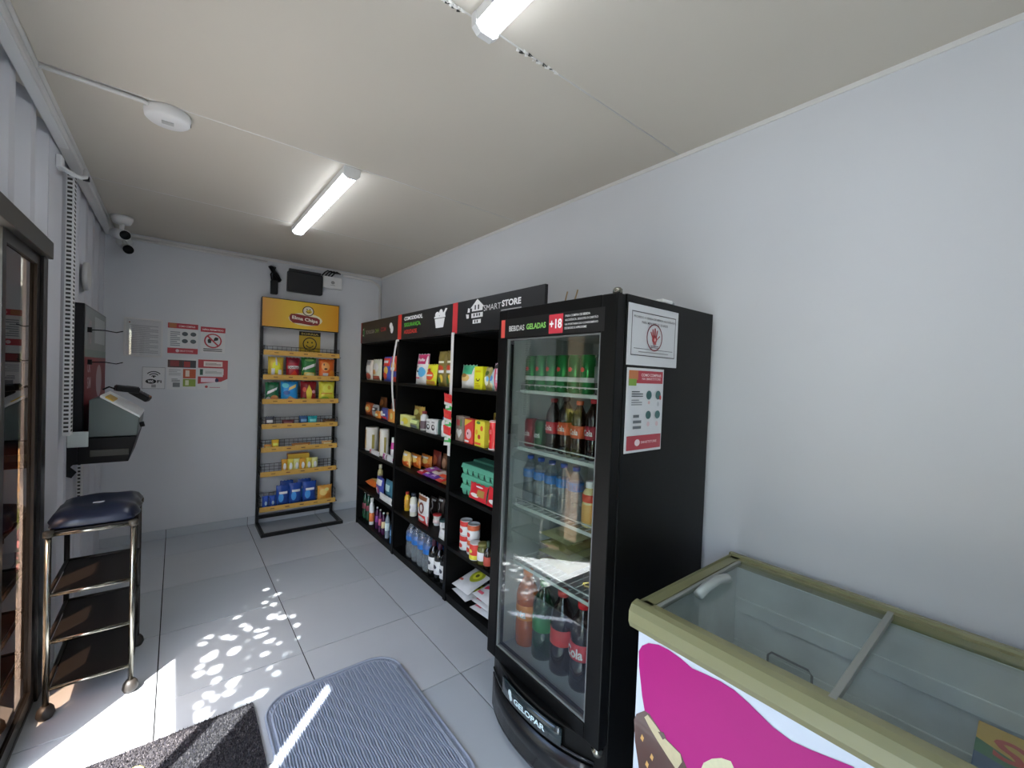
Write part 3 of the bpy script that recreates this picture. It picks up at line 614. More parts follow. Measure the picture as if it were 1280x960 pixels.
# ------------------------------------------------------------------ chips rack against the end wall
rk = thing('chips_rack', 'tall black metal snack rack with a yellow header board', 'rack', (.96, 4.45, 0))
def R_(x, y, z): return (x-.96, y-4.45, z)
rx0, rx1, ryb, ryf = .622, 1.292, 4.585, 4.405
BT = .028
for x in (rx0, rx1): MB().box(R_(x-.013, ryb-.013, .0), R_(x+.013, ryb+.013, 2.16), BLKMET).build('post', rk, .002)
bf = MB(); bf.box(R_(rx0-.015, 4.215, 0), R_(rx1+.015, 4.245, .03), BLKMET); bf.box(R_(rx0+.013, ryb-.013, .06), R_(rx1-.013, ryb+.013, .09), BLKMET)
for x in (rx0, rx1): bf.box(R_(x-.015, 4.245, 0), R_(x+.015, ryb-.013, .03), BLKMET)
bf.build('base_frame', rk, .002)
MB().box(R_(rx0-.012, ryb-.05, 1.885), R_(rx1+.012, ryb-.014, 2.165), BLKMET).build('header_frame', rk, .003)
YG = bpy.data.materials.new('yellow_gradient_print'); YG.use_nodes = True; n_ = YG.node_tree; b_ = n_.nodes['Principled BSDF']; b_.inputs['Roughness'].default_value = .35
tc = n_.nodes.new('ShaderNodeTexCoord'); sx_ = n_.nodes.new('ShaderNodeSeparateXYZ'); rp = n_.nodes.new('ShaderNodeValToRGB'); n_.links.new(tc.outputs['Generated'], sx_.inputs[0]); n_.links.new(sx_.outputs['X'], rp.inputs[0]); n_.links.new(rp.outputs[0], b_.inputs['Base Color'])
rp.color_ramp.elements[0].color = lin('#eba63a'); rp.color_ramp.elements[1].color = lin('#e9a024'); e_ = rp.color_ramp.elements.new(.42); e_.color = lin('#f6cf3e')
MB().box(R_(rx0-.006, ryb-.054, 1.893), R_(rx1+.006, ryb-.050, 2.158), YG).build('header_board', rk)
lb = MB(); hw_ = rx1-rx0+.012
decal(lb, [('e', '#f7edc8', .045, .36, .225, .235), ('p', '#8c2f2c', [(-.16, .30), (-.17, .42), (-.15, .52), (-.08, .54), (.04, .50), (.20, .46), (.235, .40), (.235, .26), (.21, .18), (.12, .16), (-.02, .20), (-.12, .20)]), ('e', '#4a2a22', .075, .68, .078, .185), ('e', '#f4ead0', .075, .68, .066, .158), ('e', '#e7c93c', .085, .66, .04, .07), ('a', '#6e3a28', .075, .70, .025, .034, 200, 340), ('r', '#6e3a28', .05, .72, .065, .76), ('r', '#6e3a28', .09, .72, .105, .76), ('t', '#fbf3e4', 'Elma Chips', .035, .345, .34, .16, .03, -.10)], lambda u, v, o: (R_(.957, 0, 0)[0]+u, R_(0, ryb-.0545, 0)[1]-o, 1.893+v), hw_, .265, .4, bend=False); lb.build('header_print', rk, fixn=False)
STRIP = M('#d9ac55', .5, var=.12, scale=40)
rz = [1.644, 1.419, 1.194, .963, .747, .520, .195]
for k, z in enumerate(rz):
    zb = z-.02; sh = MB()
    sh.box(R_(rx0-.005, ryf+.004, zb), R_(rx1+.005, ryb-.014, zb+.006), BLKMET)
    st = sh.build('shelf', rk)
    MB().box(R_(rx0-.006, ryf-.004, z-.024), R_(rx1-.01, ryf+.002, z+.022), STRIP).build('price_rail', st, .001)
    tg = MB()
    for i in range(5):
        x = rx0+.08+i*.125; tg.box(R_(x, ryf-.0055, z-.004), R_(x+.035, ryf-.0042, z+.004), M(('#8a6420', '#7a3a2a', '#60452a')[i % 3], .6))
    tg.build('price_tag', st)
    gz = zb+.085 if k < 6 else zb+.13; gd = MB()
    for x in (rx0+.005, rx1-.005):
        for q in range(3): gd.tube([R_(x, ryb-.016, zb+(gz-zb)*(q+1)/3), R_(x, ryf+.03, zb+(gz-zb)*(q+1)/3*(.9))], .0022, BLKMET, 4)
        for q in range(4): y = ryf+.03+q*.045; gd.tube([R_(x, y, zb), R_(x, y, gz)], .0022, BLKMET, 4)
    for q in range(3): gd.tube([R_(rx0+.005, ryb-.018, zb+(gz-zb)*(q+1)/3), R_(rx1-.005, ryb-.018, zb+(gz-zb)*(q+1)/3)], .0022, BLKMET, 4)
    for q in range(17): x = rx0+.01+q*(rx1-rx0-.02)/16; gd.tube([R_(x, ryb-.018, zb), R_(x, ryb-.018, gz)], .0018, BLKMET, 4)
    gd.build('wire_guard', st)

# ------------------------------------------------------------------ drinks cooler
fy0, fy1, fxf, fxb, fzt = .865, 1.512, 1.165, 1.755, 1.803
FB = M('#050505', .42, key='cooler_black', spec=.22); FIN = M('#c3c8c6', .45, key='cooler_liner')
fr = thing('drinks_cooler', 'tall black glass-door drinks cooler', 'cooler', ((fxf+fxb)/2, (fy0+fy1)/2, 0))
def F_(x, y, z): return (x-(fxf+fxb)/2, y-(fy0+fy1)/2, z)
def fbox(name, a, b, mat, bevel=0, par=None): return MB().box(F_(*a), F_(*b), mat).build(name, par or fr, bevel)
fbox('side_panel', (fxf, fy0, .05), (fxb, fy0+.03, fzt), FB, .003); fbox('side_panel', (fxf, fy1-.03, .05), (fxb, fy1, fzt), FB, .003)
fbox('back_panel', (fxb-.03, fy0+.03, .05), (fxb, fy1-.03, fzt), FB); fbox('top_panel', (fxf, fy0+.03, fzt-.10), (fxb-.03, fy1-.03, fzt-.001), FB)
ln = MB(); ln.box(F_(fxf, fy0+.03, .28), F_(fxb-.03, fy0+.034, fzt-.1), FIN).box(F_(fxf, fy1-.034, .28), F_(fxb-.03, fy1-.03, fzt-.1), FIN).box(F_(fxb-.036, fy0+.034, .28), F_(fxb-.03, fy1-.034, fzt-.1), FIN).box(F_(fxf, fy0+.034, fzt-.104), F_(fxb-.036, fy1-.034, fzt-.1), FIN).box(F_(fxf, fy0+.034, .28), F_(fxb-.036, fy1-.034, .298), FIN)
ln.build('inner_liner', fr)
FS = [.298, .685, .942, 1.198, 1.452]
wire = M('#dfe3e0', .35)
for z in FS[1:]:
    sh = MB(); y0_, y1_ = fy0+.036, fy1-.036
    for k in range(17): y = y0_+.015+k*(y1_-y0_-.03)/16; sh.tube([F_(1.21, y, z-.004), F_(1.69, y, z-.004)], .002, wire, 4)
    for x in (1.21, 1.45, 1.69): sh.tube([F_(x, y0_, z-.007), F_(x, y1_, z-.007)], .004, wire, 5)
    s_ = sh.build('wire_shelf', fr); MB().tube([F_(1.205, y0_+.03, z-.004), F_(1.205, y0_+.03, z+.026), F_(1.205, y1_-.03, z+.026), F_(1.205, y1_-.03, z-.004)], .003, wire, 6).build('front_rail', s_)
    MB().box(F_(1.203, y0_+.03, z-.012), F_(1.206, y1_-.03, z+.002), M('#c9d2cd', .3)).build('price_channel', s_)
# base with bowed front
yc = (fy0+fy1)/2; hwf = (fy1-fy0)/2
def bow(z0, z1, depth, inset, mat, name, x_back=1.30, lift=0.):
    n = 14; pl = [(x_back, fy1-inset)]; pr_ = []
    for i in range(n+1): y = fy1-inset-(fy1-fy0-2*inset)*i/n; q = (y-yc)/hwf; pl.append((fxf-.0-depth*(1-abs(q)**2.4)-lift, y))
    pl.append((x_back, fy0+inset)); return MB().prism([F_(x, y, 0)[:2] for x, y in pl], 2, z0, z1, mat).build(name, fr, .006)
bow(.03, .275, .082, .002, FB, 'base_cowl'); fbox('base_box', (1.30, fy0+.004, .03), (fxb, fy1-.004, .06), FB)
bow(.008, .03, .06, .03, M('#050505', .7), 'kick_strip')
def bowgrid(name, z0, z1, ya, yb2, mat, proud, nn=12):
    vs = []; fs = []
    for i in range(nn+1):
        y = ya+(yb2-ya)*i/nn; q = (y-yc)/hwf; x = fxf-.082*(1-abs(q)**2.4)-proud
        vs += [F_(x, y, z0), F_(x, y, z1)]
    for i in range(nn): fs.append((2*i, 2*i+1, 2*i+3, 2*i+2))
    return MB().add(vs, fs, mat, True).build(name, fr, fixn=False)
o = bowgrid('grille_panel', .05, .185, 1.475, .905, M('#151618', .25), .002); o.modifiers.new('s', 'SOLIDIFY').thickness = .008
for z in (.038, .196): q = bowgrid('grille_trim', z, z+.008, 1.48, .90, M('#2c2d30', .25), .003); q.modifiers.new('s', 'SOLIDIFY').thickness = .006
o = bowgrid('badge_plate', .205, .268, 1.34, 1.01, M('#1d2a2e', .2, coat=.5), .006); o.modifiers.new('s', 'SOLIDIFY').thickness = .010
lb = MB(); Sb = lambda u, v, o: F_(fxf-.082*(1-abs((1.175-u-yc)/hwf)**2.4)-.0195-o, 1.175-u, .205+v)
decal(lb, [('e', '#cfe0e4', -.30, .62, .035, .22), ('e', '#cfe0e4', -.28, .40, .03, .20), ('t', '#d8ecf0', 'GELOPAR', .05, .47, .52, .34, .03)], Sb, .33, .063); lb.build('badge_lettering', fr, fixn=False)
# door
dx0, dx1 = 1.118, 1.163; dn = bpy.data.objects.new('door', None); COL.objects.link(dn); dn.parent = fr
D0 = .272; D1 = 1.80
fbox('stile', (dx0, fy0+.002, D0), (dx1, fy0+.068, D1), FB, .004, dn); fbox('stile', (dx0, fy1-.062, D0), (dx1, fy1-.002, D1), FB, .004, dn)
fbox('top_rail', (dx0, fy0+.068, 1.672), (dx1, fy1-.062, D1), FB, .002, dn); fbox('bottom_rail', (dx0, fy0+.068, D0), (dx1, fy1-.062, .325), FB, .002, dn)
gk = MB(); m_ = M('#6c6f70', .4)
for a, b in (((fy0+.068, .325), (fy0+.075, 1.672)), ((fy1-.070, .325), (fy1-.062, 1.672)), ((fy0+.075, .325), (fy1-.07, .332)), ((fy0+.075, 1.666), (fy1-.07, 1.672))): gk.box(F_(dx0+.006, a[0], a[1]), F_(dx0+.02, b[0], b[1]), m_)
gk.build('gasket', dn)
fbox('glass_pane', (dx0+.012, fy0+.075, .332), (dx0+.016, fy1-.07, 1.666), pane('cooler_glass', '#f2f6f4', 1.52, boost=2.8), 0, dn)
lb = MB(); decal(lb, [('r', '#0d0d0e', -.5, .0, .42, 1), ('r', '#e85a50', -.497, .03, -.455, .97), ('t', '#dcdcdc', 'BEBIDAS', -.325, .48, .16, .28, .012), ('t', '#8fd06a', 'GELADAS', -.13, .50, .185, .28, .03), ('r', '#d23a4a', -.01, .06, .11, .94), ('t', '#ffffff', '+18', .05, .5, .105, .44, .03), ('t', '#e4e4e4', 'PARA COMPRA DE BEBIDA', .225, .80, .19, .10, .01), ('t', '#e4e4e4', 'ALCOÓLICA, SOLICITE O CARTÃO', .255, .62, .25, .13, .01), ('t', '#e4e4e4', 'NA PORTARIA DO CONDOMÍNIO', .255, .43, .25, .11, .01), ('t', '#e4e4e4', 'DE BAIXO E APROXIME', .215, .25, .17, .10, .01)], lambda u, v, o: F_(dx0-.0005-o, 1.178-u, 1.676+v), .625, .082, .4, bend=False); lb.build('door_print', dn, fixn=False)
MB().lathe([(.016, 0), (.016, .014), (.010, .02), (0, .02)], CHROME, 12, F_(1.14, fy0+.02, D1)).build('hinge_cap', fr)
MB().lathe([(.018, -.02), (.020, -.004), (.012, 0), (.012, .004)], CHROME, 12, F_(1.135, fy0+.02, D0-.004)).build('hinge_pin', fr)
c_ = hit(831, 377, 2, fzt+.008)
t = thing('plastic_clip', 'small white plastic piece lying on top of the cooler', 'clip', (c_.x, c_.y, fzt+.0005)); MB().box((-.035, -.015, 0), (.03, .015, .012), WHITE).build('bar', t, .003); MB().box((.03, -.011, 0), (.05, .011, .008), M('#9a9c9c', .5)).build('tip', t, .002)
def fposter(label, x0, x1, z0, z1, specs, base='#d7d9dc'):
    w_, h_ = x1-x0, z1-z0; t = thing('sign', label, 'sign', ((x0+x1)/2, fy0, z0)); MB().box((-w_/2, -.0022, 0), (w_/2, -.0004, h_), M(base, .35)).build('sheet', t)
    mb = MB(); decal(mb, specs, flat(-.0024), w_, h_, .4, bend=False, off=.0004); mb.build('print', t, fixn=False)
BD = '#4a4648'
fposter('white notice with a red hand in a circle on the side of the cooler', 1.174, 1.482, 1.567, 1.775,
  [('r', BD, -.44, .87, .44, .885), ('r', BD, -.44, .16, .44, .175), ('r', BD, -.44, .16, -.43, .885), ('r', BD, .43, .16, .44, .885), ('r', BD, -.39, .275, .39, .283), ('L', '#8a8688', -.30, .22, .3, .245, 1), ('t', '#3c3638', 'PROIBIDO A VENDA DE BEBIDA ALCOÓLICA', 0, .80, .82, .045, .01), ('t', '#3c3638', 'PARA MENORES DE 18 ANOS', 0, .715, .52, .042, .01), ('a', '#7d2e38', 0, .49, .142, .158, 0, 360),
   ('e', '#a83a3c', 0, .46, .05, .07), ('p', '#a83a3c', [(-.05, .48), (-.035, .50), (-.075, .585), (-.09, .575)]), ('p', '#a83a3c', [(-.04, .50), (-.015, .51), (-.035, .63), (-.055, .625)]), ('p', '#a83a3c', [(-.012, .51), (.014, .51), (.012, .65), (-.012, .65)]), ('p', '#a83a3c', [(.016, .51), (.04, .50), (.058, .615), (.038, .62)]), ('p', '#a83a3c', [(.035, .44), (.05, .48), (.095, .535), (.102, .515)]), ('r', '#a83a3c', -.03, .37, .03, .42), ('e', '#e0b0b0', 0, .455, .018, .03), ('L', '#6a5a5c', -.08, .31, .08, .36, 2)])
fposter('tall white how-to poster with red bands on the side of the cooler', 1.181, 1.400, 1.266, 1.558,
  [('r', '#b83a48', -.46, .82, .47, .97), ('r', '#c97a4a', -.46, .86, -.22, .97), ('r', '#7fa33e', -.46, .79, -.26, .87), ('t', '#f5dfe0', 'COMO COMPRAR', .14, .92, .56, .035, .02), ('t', '#f0d0d4', 'NA SMARTSTORE', .14, .875, .52, .03, .01), ('r', '#b03c48', -.46, .03, .47, .20), ('e', '#ead6d8', -.18, .115, .07, .04), ('t', '#e8c4c6', 'SMARTSTORE', .13, .115, .44, .03, .02), ('L', '#4f5557', -.38, .66, -.08, .74, 3), ('L', '#8a8f92', -.38, .56, -.10, .64, 3), ('L', '#6c7275', -.32, .28, -.10, .48, 3),
   ('e', '#3f6a68', .08, .68, .075, .055), ('e', '#3f6a68', .34, .68, .075, .055), ('e', '#3f6a68', .08, .44, .075, .05), ('e', '#3f6a68', .34, .44, .075, .05), ('e', '#c24848', .40, .65, .03, .03), ('e', '#d9b3b0', .08, .59, .03, .02), ('e', '#b9bcc0', .34, .57, .03, .03), ('e', '#d9c0c4', .08, .33, .04, .03), ('e', '#d9c0c4', .32, .33, .04, .03)])

# ------------------------------------------------------------------ ice-cream chest freezer
zx0, zx1, zy0, zy1, zt = 1.068, 1.735, -.82, .735, .855
RIM = M('#86845f', .33, coat=.2, var=.03, key='olive_plastic'); LIN = M('#d6d9d8', .75, var=.3, scale=7, bump=.2, key='frosted_liner')
fz = thing('chest_freezer', 'white ice cream chest freezer with olive rim and glass lids', 'freezer', ((zx0+zx1)/2, 0, 0))
ZX = (zx0+zx1)/2
def Z_(x, y, z): return (x-ZX, y, z)
def zb(name, a, b, mat, bevel=0, par=None): return MB().box(Z_(*a), Z_(*b), mat).build(name, par or fz, bevel)
WB = M('#d3dbe8', .4, key='freezer_print_white')
bx0, bx1, by0, by1 = zx0+.025, zx1-.02, zy0+.02, zy1-.018; ix0, ix1, iy0, iy1 = zx0+.066, zx1-.050, zy0+.09, zy1-.042
sh = MB(); sh.box(Z_(bx0, by0, .06), Z_(ix0, by1, .80), WB).box(Z_(ix1, by0, .06), Z_(bx1, by1, .80), WB).box(Z_(ix0, by0, .06), Z_(ix1, iy0, .80), WB).box(Z_(ix0, iy1, .06), Z_(ix1, by1, .80), WB).box(Z_(ix0, iy0, .06), Z_(ix1, iy1, .16), WB)
sh.build('body', fz)
li = MB(); t_ = .004
li.box(Z_(ix0, iy0, .16), Z_(ix1, iy1, .165), LIN).box(Z_(ix0, iy0, .165), Z_(ix0+t_, iy1, .82), LIN).box(Z_(ix1-t_, iy0, .165), Z_(ix1, iy1, .82), LIN).box(Z_(ix0+t_, iy0, .165), Z_(ix1-t_, iy0+t_, .82), LIN).box(Z_(ix0+t_, iy1-t_, .165), Z_(ix1-t_, iy1, .82), LIN)
for z in (.34, .50, .66): li.box(Z_(ix1-.012, iy0+t_, z), Z_(ix1-t_, iy1-t_, z+.05), LIN)
li.box(Z_(ix0+t_, iy1-.30, .165), Z_(ix1-t_, iy1-t_, .40), LIN)
li.build('frosted_liner', fz, .006)
rim = MB()
def rounded(x0, x1): return [(x0, .79), (x0-.0, .838), (x0+.012, .853), (x0+.03, zt), (x1, zt), (x1, .79)]
rim.prism([(p[0]-ZX, p[1]) for p in [(zx0+.004, .782), (zx0-.004, .80), (zx0-.004, .832), (zx0+.008, .850), (zx0+.026, zt), (ix0-.03, zt), (ix0-.028, .846), (ix0, .846), (ix0, .79), (bx0+.0, .782)]], 1, zy0, zy1, RIM)
rim.prism([(p[0]-ZX, p[1]) for p in [(ix1, .79), (ix1, .846), (ix1+.022, .846), (ix1+.024, zt), (zx1-.008, zt), (zx1, .845), (zx1, .79)]], 1, zy0, zy1, RIM)
rim.prism([(iy1, .79), (iy1, .846), (iy1+.03, .846), (iy1+.032, zt), (zy1-.012, zt), (zy1, .84), (zy1, .79)], 0, ix0-.03-ZX, ix1+.024-ZX, RIM)
rim.prism([(iy0, .79), (iy0, zt), (zy0+.01, zt), (zy0, .84), (zy0, .79)], 0, ix0-.03-ZX, ix1+.024-ZX, RIM)
rim.build('rim', fz)
LG = pane('lid_glass', '#f4f8f6', 1.5, boost=1.1); GR = M('#8e9189', .35)
for (ya, yb2, z, nm) in ((.245, iy1-.002, .836, 'far'), (iy0+.002, .262, .824, 'near')):
    ld = bpy.data.objects.new('sliding_lid', None); COL.objects.link(ld); ld.parent = fz
    zb('glass_pane', (ix0-.02, ya+.012, z), (ix1+.012, yb2-.012, z+.005), LG, 0, ld)
    zb('lid_bar', (ix0-.022, ya, z-.006), (ix1+.014, ya+.016, z+.011), GR, .002, ld); zb('lid_bar', (ix0-.022, yb2-.012, z-.006), (ix1+.014, yb2, z+.009), GR, .002, ld)
    s_ = MB(); s_.box(Z_(ix1+.004, ya+.016, z-.006), Z_(ix1+.014, yb2-.012, z+.009), GR); s_.build('edge_seal', ld)
    if nm == 'far':
        pts = [Z_(1.30, yb2-.045, z+.008), Z_(1.34, yb2-.05, z+.024), Z_(1.41, yb2-.05, z+.028), Z_(1.48, yb2-.05, z+.016), Z_(1.50, yb2-.045, z+.008)]
        MB().tube(pts, .016, M('#a9b0ab', .35), 8).build('grip', ld)
# front print
fg = MB(); Pk = '#b3127c'
def fzp(lst): return [(-hit(a, b, 0, bx0).y, hit(a, b, 0, bx0).z) for a, b in lst]
Sf = lambda u, v, o: Z_(bx0-.001-o, -u, v)
pink = [(798.7, 814), (803, 807), (811, 803.7), (823.7, 805.8), (836, 812), (851, 822.5), (865.4, 835), (884, 843.3), (901, 851.6), (917.5, 862), (934, 876.6), (949, 891.2), (967, 909), (990, 926), (1014, 937), (1067, 958)]
left = [(808, 900), (803, 870), (799, 832)]
pp = fzp(pink); ll = fzp(left); pp = pp + [(.42, .42), (.42, .20), (-.05, .12), (-.45, .25), (-.62, .42)] + ll
fg.add([Sf(u, v, .0003) for u, v in pp], [tuple(range(len(pp)))], M(Pk, .45, spec=.3))
ic = fzp([(793, 899), (796, 892), (806, 888), (812, 892), (820, 904), (832, 922), (851, 941), (860, 962), (868, 990), (850, 1005), (815, 1000), (799, 960), (794, 925)])
fg.add([Sf(u, v, .0008) for u, v in ic], [tuple(range(len(ic)))], M('#4f2c22', .3, coat=.4))
ic2 = fzp([(806, 896), (810, 893), (820, 906), (832, 923), (851, 942), (853, 952), (846, 962), (838, 950), (822, 925), (812, 908)])
fg.add([Sf(u, v, .0012) for u, v in ic2], [tuple(range(len(ic2)))], M('#cdbf9a', .5, var=.15, scale=60))
for a, b in ((803, 922), (815, 946), (809, 955)):
    c = fzp([(a-2, b), (a, b-5), (a+2.5, b), (a+1, b+5)]); fg.add([Sf(u, v, .0014) for u, v in c], [(0, 1, 2, 3)], M('#d9a860', .5))
c = fzp([(823, 914), (830, 915), (833, 922), (829, 924)]); fg.add([Sf(u, v, .0015) for u, v in c], [(0, 1, 2, 3)], M('#4f2c22', .3, coat=.4))
c = fzp([(876, 962), (880, 953), (890, 948), (902, 947), (914, 951), (919, 962), (915, 985), (885, 990)]); fg.add([Sf(u, v, .0009) for u, v in c], [tuple(range(len(c)))], M('#d8d3ae', .5, var=.12, scale=60))
for a, b, cc in ((809, 787, '#c9c6c4'), (817.5, 792, '#6b6a6c')):
    c = fzp([(a, b), (a+7.5, b+4.4), (a+7.7, b+12), (a, b+7.5)]); fg.add([Sf(u, v, .0009) for u, v in c], [(0, 1, 2, 3)], M(cc, .5))
c = fzp([(811, 795), (815, 797), (813, 791.5)]); fg.add([Sf(u, v, .0014) for u, v in c], [(0, 1, 2)], M('#b23a34', .5))
fg.build('front_print', fz, fixn=False)
for x in (bx0+.07, bx1-.07):
    for y in (by0+.08, by1-.08): MB().lathe([(.02, 0), (.024, .03), (.02, .06)], DARK, 12, Z_(x, y, 0)).build('foot', fz)
t = thing('basket_divider', 'small clear divider standing inside the freezer under the far lid', 'divider', (1.50, .45, .402), (0, 0, PI/2))
MB().tube([(-.06, .0, 0), (-.06, 0, .25), (-.05, 0, .262), (.05, 0, .262), (.06, 0, .25), (.06, 0, 0)], .0035, M('#6d6f70', .4, metal=.6), 6).build('wire_frame', t)
MB().box((-.056, -.002, .01), (.056, .002, .256), pane('clear_divider', '#f0f3f3', 1.45)).build('clear_panel', t)
t = thing('frozen_food_box', 'yellow, green and blue frozen food box in the near end of the freezer', 'box', (1.545, -.155, .166))
B('carton_body', (-.11, -.22, 0), (.11, .22, .495), M('#2e4a6a', .5), t, .004)
lb = MB(); pass
decal(lb, [('r', '#d0a63c', -.5, .0, .5, 1.0), ('p', '#2f6a44', [(-.5, .0), (-.5, .62), (-.30, .40), (-.2, 0)]), ('p', '#2f4f78', [(-.5, .0), (-.5, .34), (.0, .10), (.5, .16), (.5, 0)]), ('t', '#c2402c', 'Sadia', -.16, .58, .55, .42, .02)], lambda u, v, o: (-.11+v, -u, .4956+o), .44, .22, bend=False); lb.build('print', t, fixn=False)

# ------------------------------------------------------------------ stool-like cart by the door
st = thing('shelf_cart', 'chrome framed cart with three dark shelves by the glass door', 'cart', (-.275, 2.75, 0))
cx0, cx1, cy0, cy1 = -.405, -.14, 2.55, 2.95
def T_(x, y, z): return (x+.275, y-2.75, z)
DK = M('#191512', .5, var=.15)
for x in (cx0, cx1):
    for y in (cy0, cy1):
        m_ = CHROME if y == cy0 else DK
        MB().tube([T_(x, y, .045), T_(x, y, .785)], .0105, m_, 10).build('leg', st)
        MB().lathe([(.0, 0), (.022, .002), (.030, .018), (.026, .04), (.016, .055)], M('#2a2622', .5), 14, T_(x, y, 0)).build('foot', st)
        MB().lathe([(.017, -.012), (.017, .012)], M('#3a352c', .4), 10, T_(x, y, .78)).build('corner_joint', st)
for z in (.12, .32, .52, .775):
    MB().tube([T_(cx0, cy0, z), T_(cx1, cy0, z)], .008, CHROME, 8).build('front_rail', st); MB().tube([T_(cx0, cy1, z), T_(cx1, cy1, z)], .0095, DK, 8).build('rear_rail', st)
    for x in (cx0, cx1): MB().tube([T_(x, cy0, z), T_(x, cy1, z)], .008, DK, 8).build('side_rail', st)
    B('shelf', T_(cx0+.012, cy0+.012, z-.006), T_(cx1-.012, cy1-.012, z+.002), DK, st) if z < .7 else B('seat_board', T_(cx0+.008, cy0+.008, z-.004), T_(cx1-.008, cy1-.008, z+.012), DK, st)
q = thing('seat_cushion', 'dark blue vinyl cushion on top of the cart', 'cushion', (-.272, 2.752, .794))
n = 18; vs = []; fs = []; NB = M('#131b30', .36, coat=.1, bump=.15, scale=14, key='navy_vinyl')
def cush(i, j):
    u, v = i/n*2-1, j/n*2-1; e = max(0, (1-abs(u)**5))*max(0, (1-abs(v)**5)); a = .147+.006*math.sin(v*9); b = .205
    return (u*a*(1-.06*abs(v)**4), v*b*(1-.06*abs(u)**4), .012+.045*e**.5+.004*math.sin(6*u+3*v)*e-.006*math.sin(4*v+1)*e)
for j in range(n+1):
    for i in range(n+1): vs.append(cush(i, j))
for j in range(n):
    for i in range(n): a = j*(n+1)+i; fs.append((a, a+1, a+n+2, a+n+1))
b0_ = len(vs); ring = [(i, 0) for i in range(n)]+[(n, j) for j in range(n)]+[(n-i, n) for i in range(n)]+[(0, n-j) for j in range(n)]
for i, j in ring: p = cush(i, j); vs.append((p[0]*.97, p[1]*.97, .001))
rn = len(ring)
for k in range(rn): i, j = ring[k]; i2, j2 = ring[(k+1) % rn]; fs.append((j*(n+1)+i, b0_+k, b0_+(k+1) % rn, j2*(n+1)+i2))
fs.append(tuple(b0_+k for k in range(rn)))
MB().add(vs, fs, NB, True).build('pad', q)
MB().box((-.02, -.03, .054), (.018, -.018, .057), M('#c9ccd4', .4)).build('care_tag', q)

# ------------------------------------------------------------------ pay terminal corner
t = thing('wall_display', 'dark edged glossy display panel with red poster on the left wall', 'display', (XL+.002, 3.86, 1.07))
MB().box((0, -.46, 0), (.045, .46, .765), M('#121214', .3)).build('case', t, .004)
SP = flat(); lb = MB()
decal(lb, [('r', '#8d9290', -.49, .66, .49, .985), ('r', '#7a8a80', -.49, .60, .49, .66), ('r', '#7c2a2c', -.49, .01, .49, .60), ('t', '#b9a6a6', '10', -.30, .80, .10, .2), ('r', '#b4b9b8', -.10, .72, .40, .94), ('t', '#c7b2b2', 'OK', -.33, .52, .12, .08), ('t', '#c7b2b2', 'SIM', -.33, .40, .14, .09), ('e', '#a89296', .12, .40, .14, .14), ('e', '#8d3a38', -.2, .12, .22, .12), ('L', '#a77c7c', -.1, .2, .4, .26, 2)], lambda u, v, o: (.0455+o, u, v), .92, .765, .55, bend=False); lb.build('poster', t, fixn=False)
for z, yy in ((.62, -.36), (.43, -.34)):
    MB().box((.045, yy-.01, z-.015), (.065, yy+.01, z+.015), DARK).build('hook_clip', t); MB().tube([(.06, yy, z), (.12, yy, z+.002), (.17, yy, z-.006), (.20, yy, z+.004)], .0035, DARK, 6).build('wire_hook', t)
t = thing('wall_tray', 'black wall tray holding the pay terminal', 'tray', (-.32, 3.55, .93))
mb = MB(); mb.prism([(-.13, .0), (.11, .0), (.145, .145), (-.13, .145)], 1, -.25, .25, M('#060607', .45, spec=.25)); mb.build('tray_box', t, .004)
MB().box((-.05, -.254, .04), (.11, -.250, .075), M('#2a2c22', .3)).build('front_slot', t)
MB().prism([(-.14, .13), (-.14, -.06), (-.12, -.07), (-.10, -.04), (-.125, -.01), (-.10, .02), (-.10, .13)], 1, -.262, -.252, DARK).build('side_bracket', t)
MB().box((-.138, -.275, .10), (-.055, -.262, .185), M('#c9d3cf', .4)).build('white_plate', t, .003)
t = thing('pay_terminal', 'grey-green metal self checkout terminal with slanted white top', 'terminal', (-.28, 3.55, 1.077))
mb = MB(); mb.prism([(-.10, 0), (.105, 0), (.115, .105), (-.055, .225), (-.10, .21)], 1, -.235, .22, M('#56615f', .4, metal=.2)); mb.build('case', t, .004)
mb = MB(); mb.prism([(-.056, .226), (.116, .106), (.112, .120), (-.054, .238)], 1, -.236, .222, M('#e8eae8', .3)); mb.build('slanted_top', t)
mb = MB(); mb.prism([(-.035, .224), (.0, .1995), (.0, .2065), (-.033, .231)], 1, -.238, .0, M('#d9b13c', .4)); mb.build('yellow_sticker', t)
MB().tube([(.115, -.2, .06), (.135, -.2, .065)], .016, DARK, 10).build('lock_knob', t)
def reader(label, x, y, z, ang, yaw):
    q = thing('card_reader', label, 'card reader', (x, y, z+.02), (0, ang, yaw)); MB().box((-.055, -.038, 0), (.055, .038, .036), DARK).build('body', q, .008)
    MB().box((-.048, -.030, .036), (-.008, .030, .0385), M('#3b4350', .1)).build('screen', q)
    k = MB()
    for a in range(4):
        for b in range(3): k.box((.0+a*.013, -.026+b*.019, .036), (.010+a*.013, -.012+b*.019, .040), M(('#44474c', '#b8913a', '#8d2f2f')[(a == 3)*(b)], .5))
    k.build('keypad', q)
    MB().tube([(-.055, 0, .013), (-.08, .01, .02), (-.10, .03, .0)], .005, DARK, 6).build('cable', q)
reader('black card reader lying uppermost on the slanted terminal top', -.235, 3.46, 1.305, .15, .25); reader('black card reader at the lower outer edge of the terminal top', -.19, 3.64, 1.262, .6, -.2)

